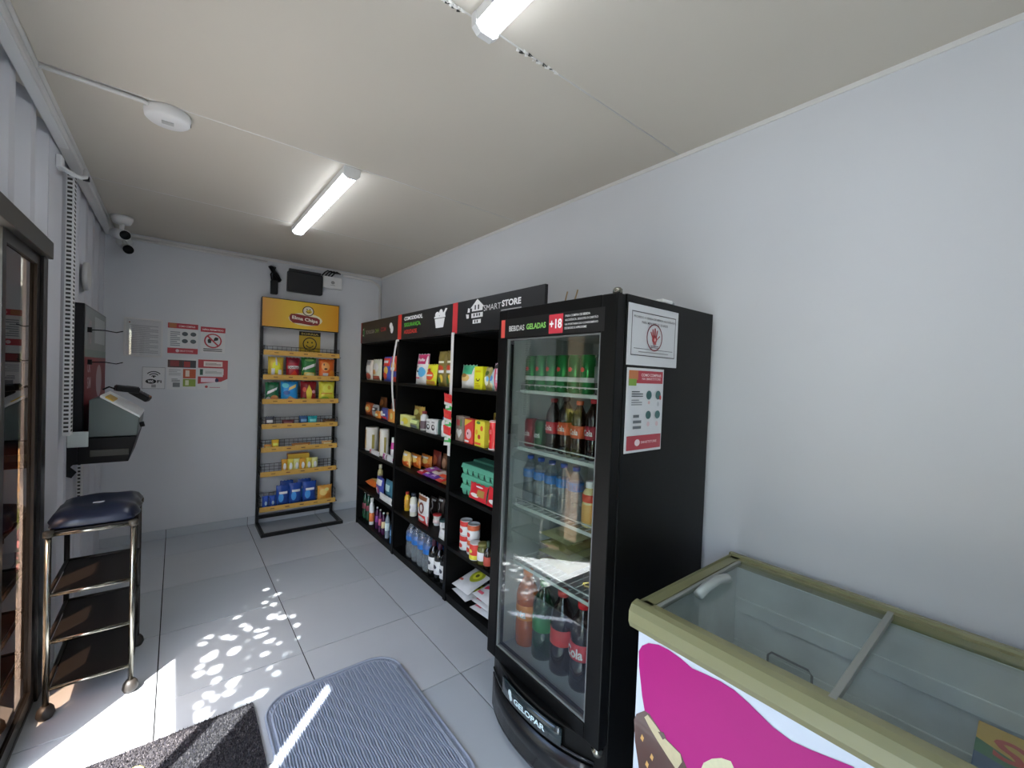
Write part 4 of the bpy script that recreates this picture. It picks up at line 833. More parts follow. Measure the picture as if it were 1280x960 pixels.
# ------------------------------------------------------------------ mats
def fuzz(mb, x0, x1, y0, y1, n, mat, seed, h0=.012):
    r_ = random.Random(seed)
    for k in range(n):
        x = r_.uniform(x0, x1); y = r_.uniform(y0, y1); a = r_.uniform(0, 3.14); dx, dy = .0028*math.cos(a), .0028*math.sin(a); lx, ly = r_.uniform(-.005, .005), r_.uniform(-.005, .005); m_ = r_.choice(mat)
        mb.add([(x-dx, y-dy, h0-.002), (x+dx, y+dy, h0-.002), (x+lx, y+ly, h0+r_.uniform(.003, .008))], [(0, 1, 2)], m_)
t = thing('doormat', 'charcoal coir doormat lying half in the sun at the door', 'doormat', (-.06, 1.75, 0))
dmm = [M(c, .95) for c in ('#4a474a', '#33313a', '#625e60', '#28262b')]
MB().box((-.355, -.40, 0), (.355, .39, .011), M('#3a383c', .95, var=.35, scale=300)).build('backing', t, .003)
mb = MB(); fuzz(mb, -.352, .352, -.1, .386, 24000, dmm, 2); o = mb.build('pile', t, fixn=False); o['kind'] = 'stuff'
lb = MB(); decal(lb, [('t', '#d8c860', 'O', .0, .0, .06, .08, .0), ('t', '#d8c860', 'S', -.085, .0, .06, .08, .0), ('t', '#d8c860', 'A', .085, -.3, .06, .08, .0)], lambda u, v, o: (u-.035, .235+v, .0195+o), 1, 1, .9, bend=False); lb.build('lettering', t, fixn=False)
t = thing('woven_mat', 'blue-grey woven bath mat with rounded corners on the tiles', 'mat', (.625, 1.66, 0))
ph = .30; pl_ = .46; rc = .13; out = []
for cx_, cy_, a0 in ((ph-rc, pl_-rc, 0), (-ph+rc, pl_-rc, 90), (-ph+rc, -pl_+rc, 180), (ph-rc, -pl_+rc, 270)):
    for k in range(9): a = math.radians(a0+k*90/8); out.append((cx_+rc*math.cos(a), cy_+rc*math.sin(a)))
MATC = M('#8f98a8', .95, var=.14, scale=180, bump=.5)
MB().prism(out, 2, 0, .008, MATC).build('backing', t, .002)
def half(y):
    ay = abs(y); return ph if ay < pl_-rc else ph-rc+math.sqrt(max(0, rc*rc-(ay-pl_+rc)**2))
rib = MB(); rm = [M('#a0a8b8', .95), M('#8b95a8', .95)]; k = 0; x = -ph+.022
while x < ph-.02:
    yl = pl_-.02 if abs(x) < ph-rc else pl_-rc+math.sqrt(max(0, rc*rc-(abs(x)-ph+rc)**2))-.02
    pts = [(x+.0015*math.sin(yy*60+x*90), yy, .0095+.0012*math.sin(yy*140+k)) for yy in [(-yl+2*yl*i/60) for i in range(61)]]
    rib.tube(pts, .0042, rm[k % 2], 5); x += .0098; k += 1
o = rib.build('woven_ribs', t, fixn=False); o['kind'] = 'stuff'
for s in (.0, .022):
    pts = [(p[0]*(1-s/ph), p[1]*(1-s/pl_), .0095) for p in out]; MB().tube(pts+[pts[0]], .0055, rm[0], 6).build('braided_edge', t)

# ------------------------------------------------------------------ goods on the black shelves (pixel outline -> place on its shelf)
CLEAR = pane('clear_bottle', '#e3edf2', 1.4, rough=.05, boost=2.5, haze=.15)
def sp(px0, px1, pyt, shelf, X=1.455):
    (x, y, z), w_, h_, r_ = stand(px0, px1, pyt, SZ[shelf]+.0005, 'X', X); w_ *= .90
    for a, b in zip(UY, UY[1:]):
        if b <= y <= a: y = min(max(y, b+.022+w_/2), a-.022-w_/2)
    return (x, y, z), w_, min(h_, (SZ+[1.765+.022])[shelf+1]-.027-SZ[shelf]), r_
ORD = ['first', 'second', 'third', 'fourth', 'fifth', 'sixth', 'seventh', 'eighth']
def spv(*a):
    """round packs: their outline is as wide as it looks, not foreshortened like a flat front"""
    (x, y, z), w_, h_, r_ = sp(*a); k = x/math.hypot(x, y)/.90
    yc = (stand(*a[:3], SZ[a[3]], 'X', a[4] if len(a) > 4 else 1.455))[0][1]
    for p, q in zip(UY, UY[1:]):
        if q <= yc <= p: yc = min(max(yc, q+.022+w_*k/2), p-.022-w_*k/2)
    return (x, yc, z), w_*k, h_, r_
# --- unit beside the chips rack
g = 'goods on the far shelf unit'
bag('snack_bag', 'grey and white snack bag at the far end of the top shelf', 'bag', sp(455, 463, 450, 4), '#bdb7b0', [('r', '#8d8a8c', -.4, .75, .3, .95), ('e', '#a04a40', .05, .2, .35, .15), ('r', '#e8e2da', -.35, .4, .3, .7)], .052, group=g)
bag('snack_bag', 'cream snack bag with red foot on the far top shelf', 'bag', sp(463.5, 475, 449, 4), '#d9cdb0', [('e', '#f0e6cf', .05, .6, .3, .22), ('r', '#9c4a3a', -.4, .05, .4, .22), ('e', '#c08a4a', -.1, .4, .2, .12)], .052, group=g)
bag('snack_bag', 'blue and red candy bag left of the bare hanging strip', 'bag', sp(477, 487, 446, 4), '#3d4a9a', [('r', '#c0392f', -.45, .62, .45, .95), ('e', '#e0a14a', .1, .45, .25, .16), ('e', '#b8412f', -.1, .22, .3, .14), ('r', '#e9e4da', -.3, .75, .3, .85)], .052, group=g)
bag('snack_bag', 'red and orange candy bag half behind the bare hanging strip', 'bag', sp(486, 497, 445, 4), '#b23a2f', [('e', '#e39a4a', 0, .6, .32, .2), ('r', '#3a4690', -.45, .2, .45, .42), ('r', '#efe3d0', -.3, .46, .2, .56)], .052, group=g)
bag('snack_bag', 'orange round-faced biscuit pack on the second shelf of the far unit', 'bag', sp(452.5, 463, 503, 3), '#7a3a22', [('e', '#df7a3a', 0, .55, .38, .32), ('e', '#f0c08a', 0, .55, .2, .15)], .052, group=g)
bag('snack_bag', 'silver and black snack pack on the far unit second shelf', 'bag', sp(463, 471, 506, 3), '#8a8a8e', [('r', '#2a2a2e', -.45, .5, .45, .8), ('e', '#c8c8cc', 0, .65, .2, .08)], .052, group=g)
bag('snack_bag', 'tall brown snack pack behind the silver one', 'bag', sp(469, 477, 496, 3, 1.60), '#6d4026', [('e', '#a96b3a', 0, .7, .3, .18)], .06, group=g)
bag('snack_bag', 'small orange biscuit pack low on the far unit second shelf', 'bag', sp(467, 474, 514, 3, 1.44), '#d07a34', [('e', '#f0d0a0', 0, .5, .3, .2)], .04, group=g)
bag('snack_bag', 'blue, white and red wafer pack on the far unit second shelf', 'bag', sp(473, 483, 510, 3, 1.445), '#3a4078', [('e', '#e6e2e4', -.1, .5, .2, .25), ('r', '#b8333a', -.4, .1, .4, .3), ('r', '#d8d8e0', .1, .4, .35, .55)], .06, group=g)
carton('food_box', 'orange box at the near end of the far unit second shelf', 'box', sp(484.5, 493, 512, 3, 1.445), '#d8873a', [('r', '#a8552a', -.45, .05, -.2, .95), ('e', '#f0b870', .12, .5, .2, .25)], .05, group=g)
bag('snack_bag', 'dark red pack standing behind the orange box', 'bag', sp(487, 494, 499, 3, 1.62), '#5a1f22', [('e', '#7d3034', 0, .6, .3, .2)], .06, group=g)
for i, (a, b, t_, X_) in enumerate(((449.5, 466.5, 534, 1.45), (469, 481.5, 536, 1.46))):
    P_ = spv(a, b, t_, 2, X_); h_ = P_[2]; R = P_[1]/2
    q = thing('paper_roll_pack', ('larger', 'smaller')[i]+' white paper roll pack with gold print on the far unit', 'paper rolls', (P_[0][0]+R, P_[0][1], P_[0][2]), (0, 0, -PI/2), 'paper roll packs')
    MB().lathe([(R*.35, .004), (R*.95, 0), (R, .01), (R, h_-.01), (R*.95, h_), (R*.35, h_-.004)], M('#ece8e0', .6), 24).build('roll', q)
    lb = MB(); decal(lb, [('r', '#b98a3c', -.15, .1, .05, .9), ('e', '#8a5c22', -.05, .75, .07, .12), ('r', '#a89a4a', .38, .1, .5, .7), ('e', '#c9a860', .0, .35, .08, .2)], cyl(R+.001), PI*R, h_); lb.build('print', q, fixn=False)
bag('hygiene_pack', 'low white tissue pack standing on the far unit third shelf', 'pack', sp(458, 475, 558, 2, 1.428), '#dcd9d6', [('r', '#b04a5a', -.45, .1, -.2, .9), ('r', '#cfd8dc', -.1, .2, .4, .8)], .032, wh=(.24, .045), group=g)
bag('hygiene_pack', 'low pink and white striped pack at the near end of that shelf', 'pack', sp(476, 490, 560, 2, 1.428), '#d8cfd4', [('r', '#9a3a7a', -.4, .1, -.15, .9), ('r', '#5a3a4a', 0, .1, .1, .9), ('r', '#efe6ea', .2, .1, .45, .9)], .032, wh=(.22, .06), group=g)
vessel('toiletry_bottle', 'pink bottle with tall white cap on the far unit third shelf', 'bottle', spv(486, 492.5, 547, 2, 1.47), 'squat', '#b03a88', (.1, .5, '#e6c8dc'), '#e8eeee', capspan=(.62, 1, .8), group=g)
bag('snack_bag', 'orange pasta bag lying on the fourth shelf of the far unit', 'bag', sp(448, 466, 595, 1, 1.44), '#d0622a', [('e', '#8d8a3a', .2, .5, .2, .2), ('e', '#e8a05a', -.1, .5, .25, .2)], .075, lie=True, wh=(.26, .12), group=g)
vessel('toiletry_bottle', 'tall cream spray bottle at the back of the far unit', 'bottle', spv(469, 476, 581, 1, 1.50), 'squat', '#b9b07c', (.2, .6, '#7d6a9a'), '#c9c6b0', group=g)
bag('hygiene_pack', 'blue and white sponge pack on the far unit fourth shelf', 'pack', sp(468, 477.5, 597, 1, 1.455), '#3d4690', [('r', '#d9dbe6', -.4, .6, .4, .9), ('e', '#b24a6a', -.1, .3, .25, .18), ('r', '#e6e8ee', -.4, .05, -.1, .4)], .052, group=g)
bag('hygiene_pack', 'teal blue clear pack on the far unit fourth shelf', 'pack', sp(479, 489, 601, 1, 1.46), '#3f6d80', [('r', '#aac6cf', -.3, .5, .3, .8), ('r', '#24405a', -.4, .1, .4, .35)], .052, group=g)
bag('hygiene_pack', 'crumpled low white pack in front on the far unit fourth shelf', 'pack', sp(471, 490, 612, 1, 1.424), '#cfd5d3', [('r', '#e8ecea', -.3, .2, .3, .8)], .03, wh=(.28, .06), group=g)
GB = M('#14452a', .12, coat=.4); 
for i, (a, b, t_, X_, l) in enumerate(((450, 457.5, 614, 1.46, 'farthest'), (454.5, 461.5, 617, 1.46, 'second'))):
    vessel('soda_bottle', 'green soda bottle on the floor-level shelf, %s along' % l, 'bottle', spv(a, b, t_, 0, X_), 'pet', GB, (.36, .56, '#7a3a44'), '#e6ece6', group='green soda bottles')
vessel('sauce_bottle', 'white bottle with orange label beside the green sodas', 'bottle', spv(459, 465.5, 623, 0, 1.45), 'squat', '#dadce0', (.12, .45, '#d06a38'), '#e8eaea', group=g)
for i, (a, b, t_, X_) in enumerate(((467, 472, 634, 1.46), (471, 476, 637, 1.45), (474.5, 480, 641, 1.45))):
    vessel('juice_bottle', 'dark purple juice bottle, %s from the rack on the lowest shelf' % ORD[i], 'bottle', spv(a, b, t_, 0, X_), 'pet', '#3a1238', (.30, .6, ('#7a3a86', '#b0506a', '#c9b28a')[i]), '#e8d9c8', group='purple juice bottles')
vessel('water_bottle', 'clear bottle with grey label on the far unit lowest shelf', 'bottle', spv(479, 485, 641, 0, 1.445), 'pet', M('#8b97a3', .15, coat=.4), (.3, .6, '#b7c2cc'), '#9a8f7a', group=g)
vessel('water_bottle', 'slim blue bottle at the near end of the far unit lowest shelf', 'bottle', spv(485.5, 490.5, 651, 0, 1.438), 'pet', M('#3d6a98', .15, coat=.4), (.35, .6, '#6f9cc4'), '#8fb2cf', group=g)
# --- middle unit
g = 'goods on the middle shelf unit'
bag('bread_bag', 'tall pink topped blue and white bag on the middle top shelf', 'bag', sp(516.5, 532, 442, 4), '#c9d3dc', [('r', '#a82f5c', -.5, .66, .5, .98), ('t', '#f6e6ea', 'Pulls', 0, .80, .6, .10, .03), ('e', '#4f9ad0', .15, .4, .3, .16), ('a', '#3a3f4a', -.15, .5, .08, .14, 100, 300), ('r', '#b04a60', -.35, .18, .0, .23)], .052, group=g, tilt=-.08)
bag('snack_bag', 'yellow snack bag with red blob beside the pink topped bag', 'bag', sp(529.5, 543, 455, 4), '#e0c02a', [('e', '#cf4a2a', 0, .45, .38, .22), ('r', '#f0e2b0', -.3, .42, .3, .5), ('e', '#b03a24', -.1, .72, .2, .07), ('r', '#b9863a', -.45, .03, .45, .2)], .052, group=g, tilt=-.08)
for i, (a, b) in enumerate(((545.5, 556.5), (556, 567))):
    bag('coffee_bag', ('olive gold coffee bag, left one of the pair on the middle top shelf', 'olive gold coffee bag half behind the sachet strip')[i], 'bag', sp(a, b, 439-i, 4), '#6e6230', [('r', '#d6cfae', -.35, .66, .35, .72), ('e', '#b0452e', 0, .52, .32, .08), ('r', '#e6dcc0', -.38, .38, .38, .46), ('e', '#c7a93a', .1, .22, .2, .12), ('e', '#4a6a34', -.2, .18, .2, .1)], .052, group='olive coffee bags')
carton('food_box', 'pale yellow box on the middle unit second shelf', 'box', sp(499.5, 513, 519, 3, 1.445), '#dccb7e', [('e', '#e8b93a', .05, .5, .3, .3), ('r', '#f0e8c8', -.4, .1, -.1, .4)], .052, group=g)
bag('snack_bag', 'gold and green pack leaning behind the yellow box', 'bag', sp(514, 528, 508, 3, 1.55), '#b59a52', [('e', '#8a7a3a', .1, .5, .3, .2), ('e', '#d9c27a', -.1, .7, .25, .15)], .06, group=g)
bag('snack_bag', 'flat green and grey pack between yellow box and white bottle', 'bag', sp(510, 522, 524, 3, 1.445), '#7d8a5a', [('r', '#b9c98a', -.4, .55, .4, .9), ('r', '#5a626a', -.4, .1, .4, .4)], .04, group=g)
vessel('sauce_bottle', 'white bottle with dark red cap on the middle unit second shelf', 'bottle', spv(521.5, 531.5, 514, 3, 1.45), 'squat', '#d2cfd0', (.1, .5, '#58484e'), '#7a2c2c', group=g)
for i, (a, b) in enumerate(((532.5, 538.5), (538.5, 545))):
    carton('food_box', 'small white and black carton, %s of a pair, middle second shelf' % ('left', 'right')[i], 'box', sp(a, b, 524+i*.5, 3, 1.44), '#e0e0de', [('e', '#1d1d20', 0, .45, .36, .2), ('e', '#e6e6e4', .05, .48, .2, .1), ('r', '#8a8a8a', -.3, .75, .3, .85)], .05, group='small white cartons')
carton('food_box', 'small dark green box beside the white cartons', 'box', sp(545, 550, 525, 3, 1.46), '#2f4a42', [('r', '#55756a', -.3, .5, .3, .8)], .05, group=g)
vessel('toiletry_bottle', 'white bottle with blue cap on the middle unit second shelf', 'bottle', spv(548.5, 557, 521, 3, 1.44), 'squat', '#dfe2e8', (.3, .55, '#c2c6d2'), '#2f5590', group=g)
vessel('toiletry_bottle', 'cream and pink bottle under the hanging sachets', 'bottle', spv(556.5, 563, 524, 3, 1.44), 'squat', '#dcc6a8', (.05, .4, '#b8705a'), '#d8d2c8', group=g)
ck = '#c8742c'
for i, (a, b, t_, X_) in enumerate(((500.5, 510, 565, 1.46), (510, 523, 568, 1.52), (523, 537, 569, 1.575))):
    bag('biscuit_pack', 'orange biscuit multipack, %s from the left on the middle third shelf' % ORD[i], 'biscuits', sp(a, b, t_, 2, X_), (('#c9a05a'), ck, ck)[i], [('r', '#a8481e', -.45, .1, .45, .45), ('e', '#e8a860', 0, .6, .35, .2), ('r', '#efdcc0', -.3, .78, .3, .9)], .06, group='orange biscuit packs')
bag('biscuit_pack', 'dark red biscuit pack behind the orange multipacks', 'biscuits', sp(538, 549, 564, 2, 1.62), '#5c2019', [('e', '#8f4a30', 0, .55, .3, .25)], .052, group=g)
bag('biscuit_pack', 'brown rounded pack at the near end of the middle third shelf', 'biscuits', sp(550, 560, 568, 2, 1.62), '#6f4a34', [('e', '#b08a70', 0, .55, .3, .25)], .052, group=g)
FL = [('#b0283a', '#e0b0b0', 'red', 515, 1.43, .07), ('#6c3a94', '#d9c6e2', 'purple', 522, 1.43, .08), ('#5a3a86', '#b8a0d0', 'violet', 529, 1.43, .12), ('#b83a34', '#f0d8c8', 'red striped', 538, 1.43, .15), ('#8c5a2c', '#d0a060', 'brown', 546, 1.43, .15)]
for i, (c, c2, nm, px, X_, dp) in enumerate(FL):
    P_ = sp(px, px+13, 590, 2, X_); bag('biscuit_pack', 'flat %s wafer pack lying at the front of the middle third shelf' % nm, 'biscuits', P_, c, [('r', c2, -.3, .15, .3, .4), ('e', c2, 0, .7, .2, .1), ('r', c2, -.4, .9, .4, .95)], .035, lie=True, wh=(.085, dp), group='flat wafer packs')
for i, (c, c2, nm, px, dz) in enumerate((('#9a4a94', '#e6d0e6', 'pink and violet', 525, .036), ('#c2b0a8', '#8a3a3a', 'silver and red', 534, .036), ('#c24a30', '#f0dcc0', 'orange striped', 544, .036))):
    P_ = sp(px, px+13, 588, 2, 1.45); P_ = ((P_[0][0], P_[0][1], P_[0][2]+dz),)+P_[1:]
    bag('biscuit_pack', 'upper %s wafer pack stacked on the flat packs' % nm, 'biscuits', P_, c, [('r', c2, -.3, .2, .3, .45), ('r', c2, -.4, .7, .4, .76)], .032, lie=True, wh=(.10, .11), group='flat wafer packs', rz=.08*(i-1))
vessel('sauce_bottle', 'yellow mustard bottle with red cap on the middle fourth shelf', 'bottle', spv(502.5, 510, 615, 1, 1.48), 'squat', '#d0a032', (.15, .6, '#b8862a'), '#a03424', [('a', '#3a2a18', 0, .4, .1, .16, 60, 300)], group=g)
vessel('sauce_bottle', 'cream mayonnaise bottle with dark cap on the middle fourth shelf', 'bottle', spv(508.5, 518, 617, 1, 1.46), 'squat', '#ddd6b8', (.2, .55, '#e8e2c6'), '#2e3540', [('e', '#4a4a3a', 0, .4, .1, .08)], group=g)
bag('milk_powder_pouch', 'white and red pouch on the middle fourth shelf', 'pouch', sp(519.5, 533.5, 620, 1, 1.45), '#e0dcd4', [('r', '#b8302c', -.5, .0, .5, .34), ('a', '#5a2a20', .05, .58, .16, .26, 0, 360), ('r', '#7a4a30', -.4, .85, .4, .97), ('e', '#f0e8e0', 0, .2, .3, .08), ('e', '#c9a04a', -.3, .65, .1, .1)], .052, group=g)
for i, (a, b) in enumerate(((534.5, 544.5), (544.5, 553))):
    bag('chocolate_pouch', 'dark brown pouch with white swirl, %s of two' % ('left', 'right')[i], 'pouch', sp(a, b, 622, 1, 1.60), '#1d1210', [('a', '#e6ded2', -.1, .6, .22, .34, -70, 80), ('r', '#efe6da', -.1, .85, .4, .93), ('a', '#d8d0c4', .15, .3, .15, .24, 100, 240)], .052, group='dark swirl pouches')
vessel('yoghurt_tub', 'white tub with red lid on the middle fourth shelf', 'tub', spv(537, 547.5, 643, 1, 1.52), 'cup', '#e6e2e2', (.2, .5, '#d9b4b4'), '#b0282c', group=g)
vessel('yoghurt_tub', 'white tub with dark green lid on the middle fourth shelf', 'tub', spv(545, 555.5, 650, 1, 1.456), 'cup', '#dfe2e0', None, '#22383a', group=g)
bag('paper_pack', 'small crumpled white packet at the shelf edge in front of the tubs', 'pack', sp(546, 556, 660, 1, 1.428), '#e6e6e6', [('r', '#c8ccd0', -.3, .3, .3, .6)], .026, wh=(.10, .065), group=g, tilt=-.2)
for i in range(6):
    f_, rw = i % 3, i//3; yy = 3.06-.098*f_-(.03 if rw else 0)
    vessel('water_bottle', ('blue labelled water bottle, %s from the left in the front row of the pack' if rw == 0 else 'blue labelled water bottle, %s from the left in the back row of the pack') % ORD[f_], 'bottle', ((1.44+.097*rw, yy, SZ[0]+.001), .094, .285, -PI/2), 'pet', CLEAR, (.46, .68, M('#2f7cd4', .3)), '#cfe0ee', group='blue labelled water bottles')
for i in range(2):
    vessel('water_bottle', 'blue labelled water bottle, %s one standing loose beside the pack' % ('larger', 'rear')[i], 'bottle', ((1.435+.1*i, 2.762-.02*i, SZ[0]+.001), .094, .285, -PI/2), 'pet', CLEAR, (.46, .68, M('#2f7cd4', .3)), '#e8eef2', group='blue labelled water bottles')
for i, (a, b) in enumerate(((533.5, 541), (541, 548), (548, 555.5))):
    P_ = spv(a, b, 671+i*4, 0, 1.437); vessel('wine_bottle', 'dark wine bottle with white label, %s from the water bottles' % ORD[i], 'bottle', P_, 'wine', M('#0d0f10', .1, coat=.5), (.18, .5, '#d9dcdf'), '#3a1a2c', [('e', '#3a3a44', 0, .36, .16, .05), ('L', '#8a8a92', -.2, .22, .2, .28, 2)], wh=(.078, .285), group='wine bottles')
# --- unit next to the cooler
g = 'goods on the shelf unit next to the cooler'
bag('snack_bag', 'green topped white snack bag on the cooler-side top shelf', 'bag', sp(573, 592, 456, 4), '#d9d8c2', [('r', '#3f9a72', -.5, .60, .5, .99), ('e', '#c9a86a', -.1, .45, .35, .15), ('e', '#8a6a3a', -.15, .55, .18, .08), ('p', '#e6ecdc', [(.0, .2), (.45, .6), (.48, .3), (.2, .05)])], .052, group=g, tilt=-.06)
carton('food_box', 'bright yellow box with dark smile mark on the cooler-side top shelf', 'box', sp(592.5, 604, 458, 4), '#e3cc1e', [('a', '#4a3c14', 0, .52, .18, .26, 200, 340), ('r', '#c9a818', -.3, .75, .3, .82), ('L', '#a88f18', -.3, .12, .3, .3, 3)], .052, group=g)
bag('snack_bag', 'olive and cream pack right of the yellow box', 'bag', sp(604, 612, 459, 4), '#8f8450', [('e', '#d8ceb0', 0, .4, .35, .2), ('e', '#4a5a2a', .1, .75, .25, .1), ('e', '#6aa0d0', .2, .5, .2, .12)], .052, group=g)
bag('snack_bag', 'pink and white striped pack next to the cooler edge', 'bag', sp(614.5, 625, 454, 4), '#d4a4b4', [('r', '#b4304c', -.12, .05, .02, .85), ('r', '#e8e0e6', .05, .4, .4, .6), ('p', '#17151a', [(-.5, .86), (.0, 1.0), (.5, .88), (.5, .82), (-.5, .80)]), ('r', '#c06a86', .1, .1, .4, .3)], .052, group=g)
bag('snack_bag', 'pale blue candy pack between the olive and striped packs', 'bag', sp(610.5, 617, 462, 4, 1.47), '#9cc0d8', [('e', '#4a7ab0', 0, .6, .3, .15), ('e', '#d8c0a0', 0, .25, .3, .12)], .06, group=g)
bag('snack_bag', 'red and white spotted pack touching the cooler door edge', 'bag', sp(624.5, 634, 458, 4, 1.47), '#c06070', [('e', '#e6e2ec', .0, .68, .3, .13), ('e', '#e6e2ec', .0, .28, .3, .13), ('r', '#b02a3a', -.4, .42, .4, .55)], .052, group=g)
carton('drink_carton', 'grey patterned carton with white heart on the cooler-side second shelf', 'carton', sp(569.5, 580, 520, 3, 1.45), '#8a7a72', [('p', '#e9e6df', [(0, .12), (.36, .36), (.3, .48), (.1, .48), (0, .42), (-.1, .48), (-.3, .48), (-.36, .36)]), ('r', '#a8484a', -.35, .62, .1, .85), ('r', '#5a7a52', .12, .6, .35, .9)], .052, group=g)
carton('food_box', 'red carton with pink face print on the cooler-side second shelf', 'box', sp(580.5, 592, 524, 3, 1.445), '#c43a32', [('p', '#e0a23a', [(-.48, .7), (.45, .98), (-.48, .98)]), ('e', '#e09aa0', .05, .40, .32, .2), ('e', '#4a2020', -.05, .42, .07, .05), ('r', '#f0d6d0', -.4, .06, .1, .14)], .052, group=g)
carton('food_box', 'yellow carton with small red fruit on the cooler-side second shelf', 'box', sp(593, 606.5, 526, 3, 1.44), '#e6bc3c', [('e', '#a83424', .0, .38, .14, .09), ('e', '#4f7a34', -.1, .92, .2, .06), ('e', '#d8502e', .25, .72, .14, .1), ('r', '#c9452f', -.42, .08, .2, .16), ('e', '#d88a30', -.25, .55, .12, .1)], .052, group=g)
vessel('snack_can', 'tall red crisps can on the cooler-side second shelf', 'can', spv(607, 619.5, 526, 3, 1.436), 'tin', '#c8262a', ((.0, .05, '#c9ccce'), (.94, .99, '#c9a0a0')), '#d8d4d2', [('e', '#d89a3a', -.1, .3, .14, .06), ('r', '#e0504a', -.25, .55, .15, .7)], group=g)
vessel('snack_can', 'tall pale crisps can beside the red one', 'can', spv(619, 630, 527, 3, 1.434), 'tin', '#ddc2b0', ((.0, .04, '#c9ccce'), (.2, .5, '#d8a090')), '#d8cfc6', group=g)
carton('food_box', 'olive box behind the crisps cans on the cooler-side shelf', 'box', sp(616, 631, 517, 3, 1.56), '#7a7034', [('e', '#2a2a1a', 0, .85, .3, .06)], .052, group=g)
EG = M('#5fae92', .85, var=.08, scale=60, bump=.3, key='pulp_green')
def egg_carton(loc, label):
    t = thing('egg_carton', label, 'egg carton', loc, (0, 0, -PI/2), 'green egg cartons'); L, D_ = .44, .115
    lid = MB(); lid.prism([(-D_/2, .036), (-D_/2+.012, .066), (D_/2-.012, .066), (D_/2, .036)], 0, -L/2, L/2, EG); lid.build('lid', t, .005)
    B('tray_core', (-L/2+.01, -D_/2+.016, .004), (L/2-.01, D_/2-.016, .036), M('#20483c', .9), t)
    for r_ in (-1, 1):
        for k in range(7):
            x = -L/2+.031+k*(L-.062)/6; MB().lathe([(.019, 0), (.024, .006), (.030, .030), (.026, .037)], EG, 8, (x, r_*D_*.24, 0)).build('egg_cup', t)
    return t
for k in range(3):
    egg_carton((1.520, 2.115, SZ[2]+.001+k*.067), ('bottom', 'middle', 'top')[k]+' green egg carton of the front stack'); egg_carton((1.645, 2.172, SZ[2]+.001+k*.067), ('bottom', 'middle', 'top')[k]+' green egg carton of the stack behind')
for i, (y, x_, a_, h_) in enumerate(((2.105, 1.43, 1.42, .10), (1.915, 1.43, 1.42, .11))):
    bag('grain_bag', '%s red grain bag leaning on the egg cartons' % ('left', 'right')[i], 'bag', ((x_, y, SZ[2]+.001), .17, .15, -PI/2), '#b8242e', [('e', '#e8c8c0', -.1, .3, .25, .12), ('r', '#9a7a3e', .05, .3, .42, .7), ('e', '#f0e6e0', .1, .85, .2, .05)], .026, lie=a_, wh=(.185, h_), group='red grain bags')
for i in range(4):
    col, lev = i % 2, i//2; y = 2.30-.088*col; vessel('food_tin', '%s white and red tin, %s of the stack' % (('lower', 'upper')[lev], ('left', 'right')[col]), 'tin', ((1.46, y, SZ[1]+.001+.095*lev), .08, .093, -PI/2), 'tin', '#b9bcbc', ((.05, .62, '#e2dedc'), (.62, .95, ('#b8322e', '#b85a3a')[col])), None, [('e', '#b03a34', 0, .32, .14, .16)], group='stacked tins')
vessel('food_tin', 'red and yellow tin in front of the stacked tins', 'tin', ((1.43, 2.137, SZ[1]+.001), .074, .10, -PI/2), 'tin', '#c0c0bc', ((.04, .3, '#d8b83a'), (.3, .95, '#c0392f')), '#b8b8b4', [('e', '#e8c050', 0, .55, .14, .12)], group=g)
vessel('jar', 'green olive jar with white label on the cooler-side fourth shelf', 'jar', ((1.432, 2.055, SZ[1]+.001), .07, .125, -PI/2), 'jar', M('#6a6a34', .1, coat=.5), (.2, .6, '#d9d6c8'), '#6d6a3a', group=g)
vessel('sauce_bottle', 'slim dark sauce bottle between the olive jar and the white lidded jar', 'bottle', ((1.43, 1.988, SZ[1]+.001), .05, .16, -PI/2), 'wine', M('#2a2014', .1, coat=.5), (.12, .45, '#a8483a'), '#2a3a2a', group=g)
vessel('jar', 'tall dark jar with white lid beside the cooler door', 'jar', ((1.45, 1.918, SZ[1]+.001), .085, .215, -PI/2), 'jar', M('#17120f', .1, coat=.5), (.15, .42, '#cfcfd6'), '#e6eaea', group=g)
for i in (0, 2):
    bag('sugar_bag', ('white bag with olive print underneath in the far pile', '', 'white bag with large olive and yellow print on top of the far pile')[i], 'bag', ((1.432, 2.295-.006*i, SZ[0]+.001+.025*i), .2, .3, -PI/2), '#dcdad4', [('e', '#9aa02c', .12, .55, .26, .24), ('e', '#d6cc3a', .12, .55, .16, .14), ('e', '#4a4a1a', .12, .55, .07, .06), ('r', '#b85a50', -.42, .2, -.2, .26)], .044, lie=True if i < 2 else .28, wh=(.19, .25), rz=-.08+.05*i, group='white sugar bags')
for i in range(3):
    bag('flour_bag', 'white bag with blue and red print, %s of the near pile' % ('bottom', 'middle', 'top')[i], 'bag', ((1.428, 2.045-.005*i, SZ[0]+.001+.046*i), .2, .3, -PI/2), '#dfe0e6', [('e', '#33509c', -.02, .5, .24, .2), ('p', '#b23246', [(-.3, .25), (.25, .42), (.22, .54), (-.3, .38)]), ('r', '#c05a6a', -.4, .1, -.1, .17), ('e', '#7a92c8', -.2, .75, .14, .1), ('e', '#b23246', .25, .75, .12, .1)], .041, lie=True if i < 2 else .22, wh=(.19, .25), rz=.1-.06*i, group='white flour bags')
for i in range(3):
    bag('bean_bag', '%s pink and green packet beside the cooler foot' % ('lowest', 'middle', 'topmost')[i], 'bag', ((1.43, 1.85, SZ[0]+.001+.037*i), .2, .3, -PI/2), ('#a8566a', '#c08a94', '#5a7a44')[i], [('r', '#e0c8cc', -.3, .3, .3, .5)], .032, lie=True, wh=(.14, .26), group='pink and green packets')

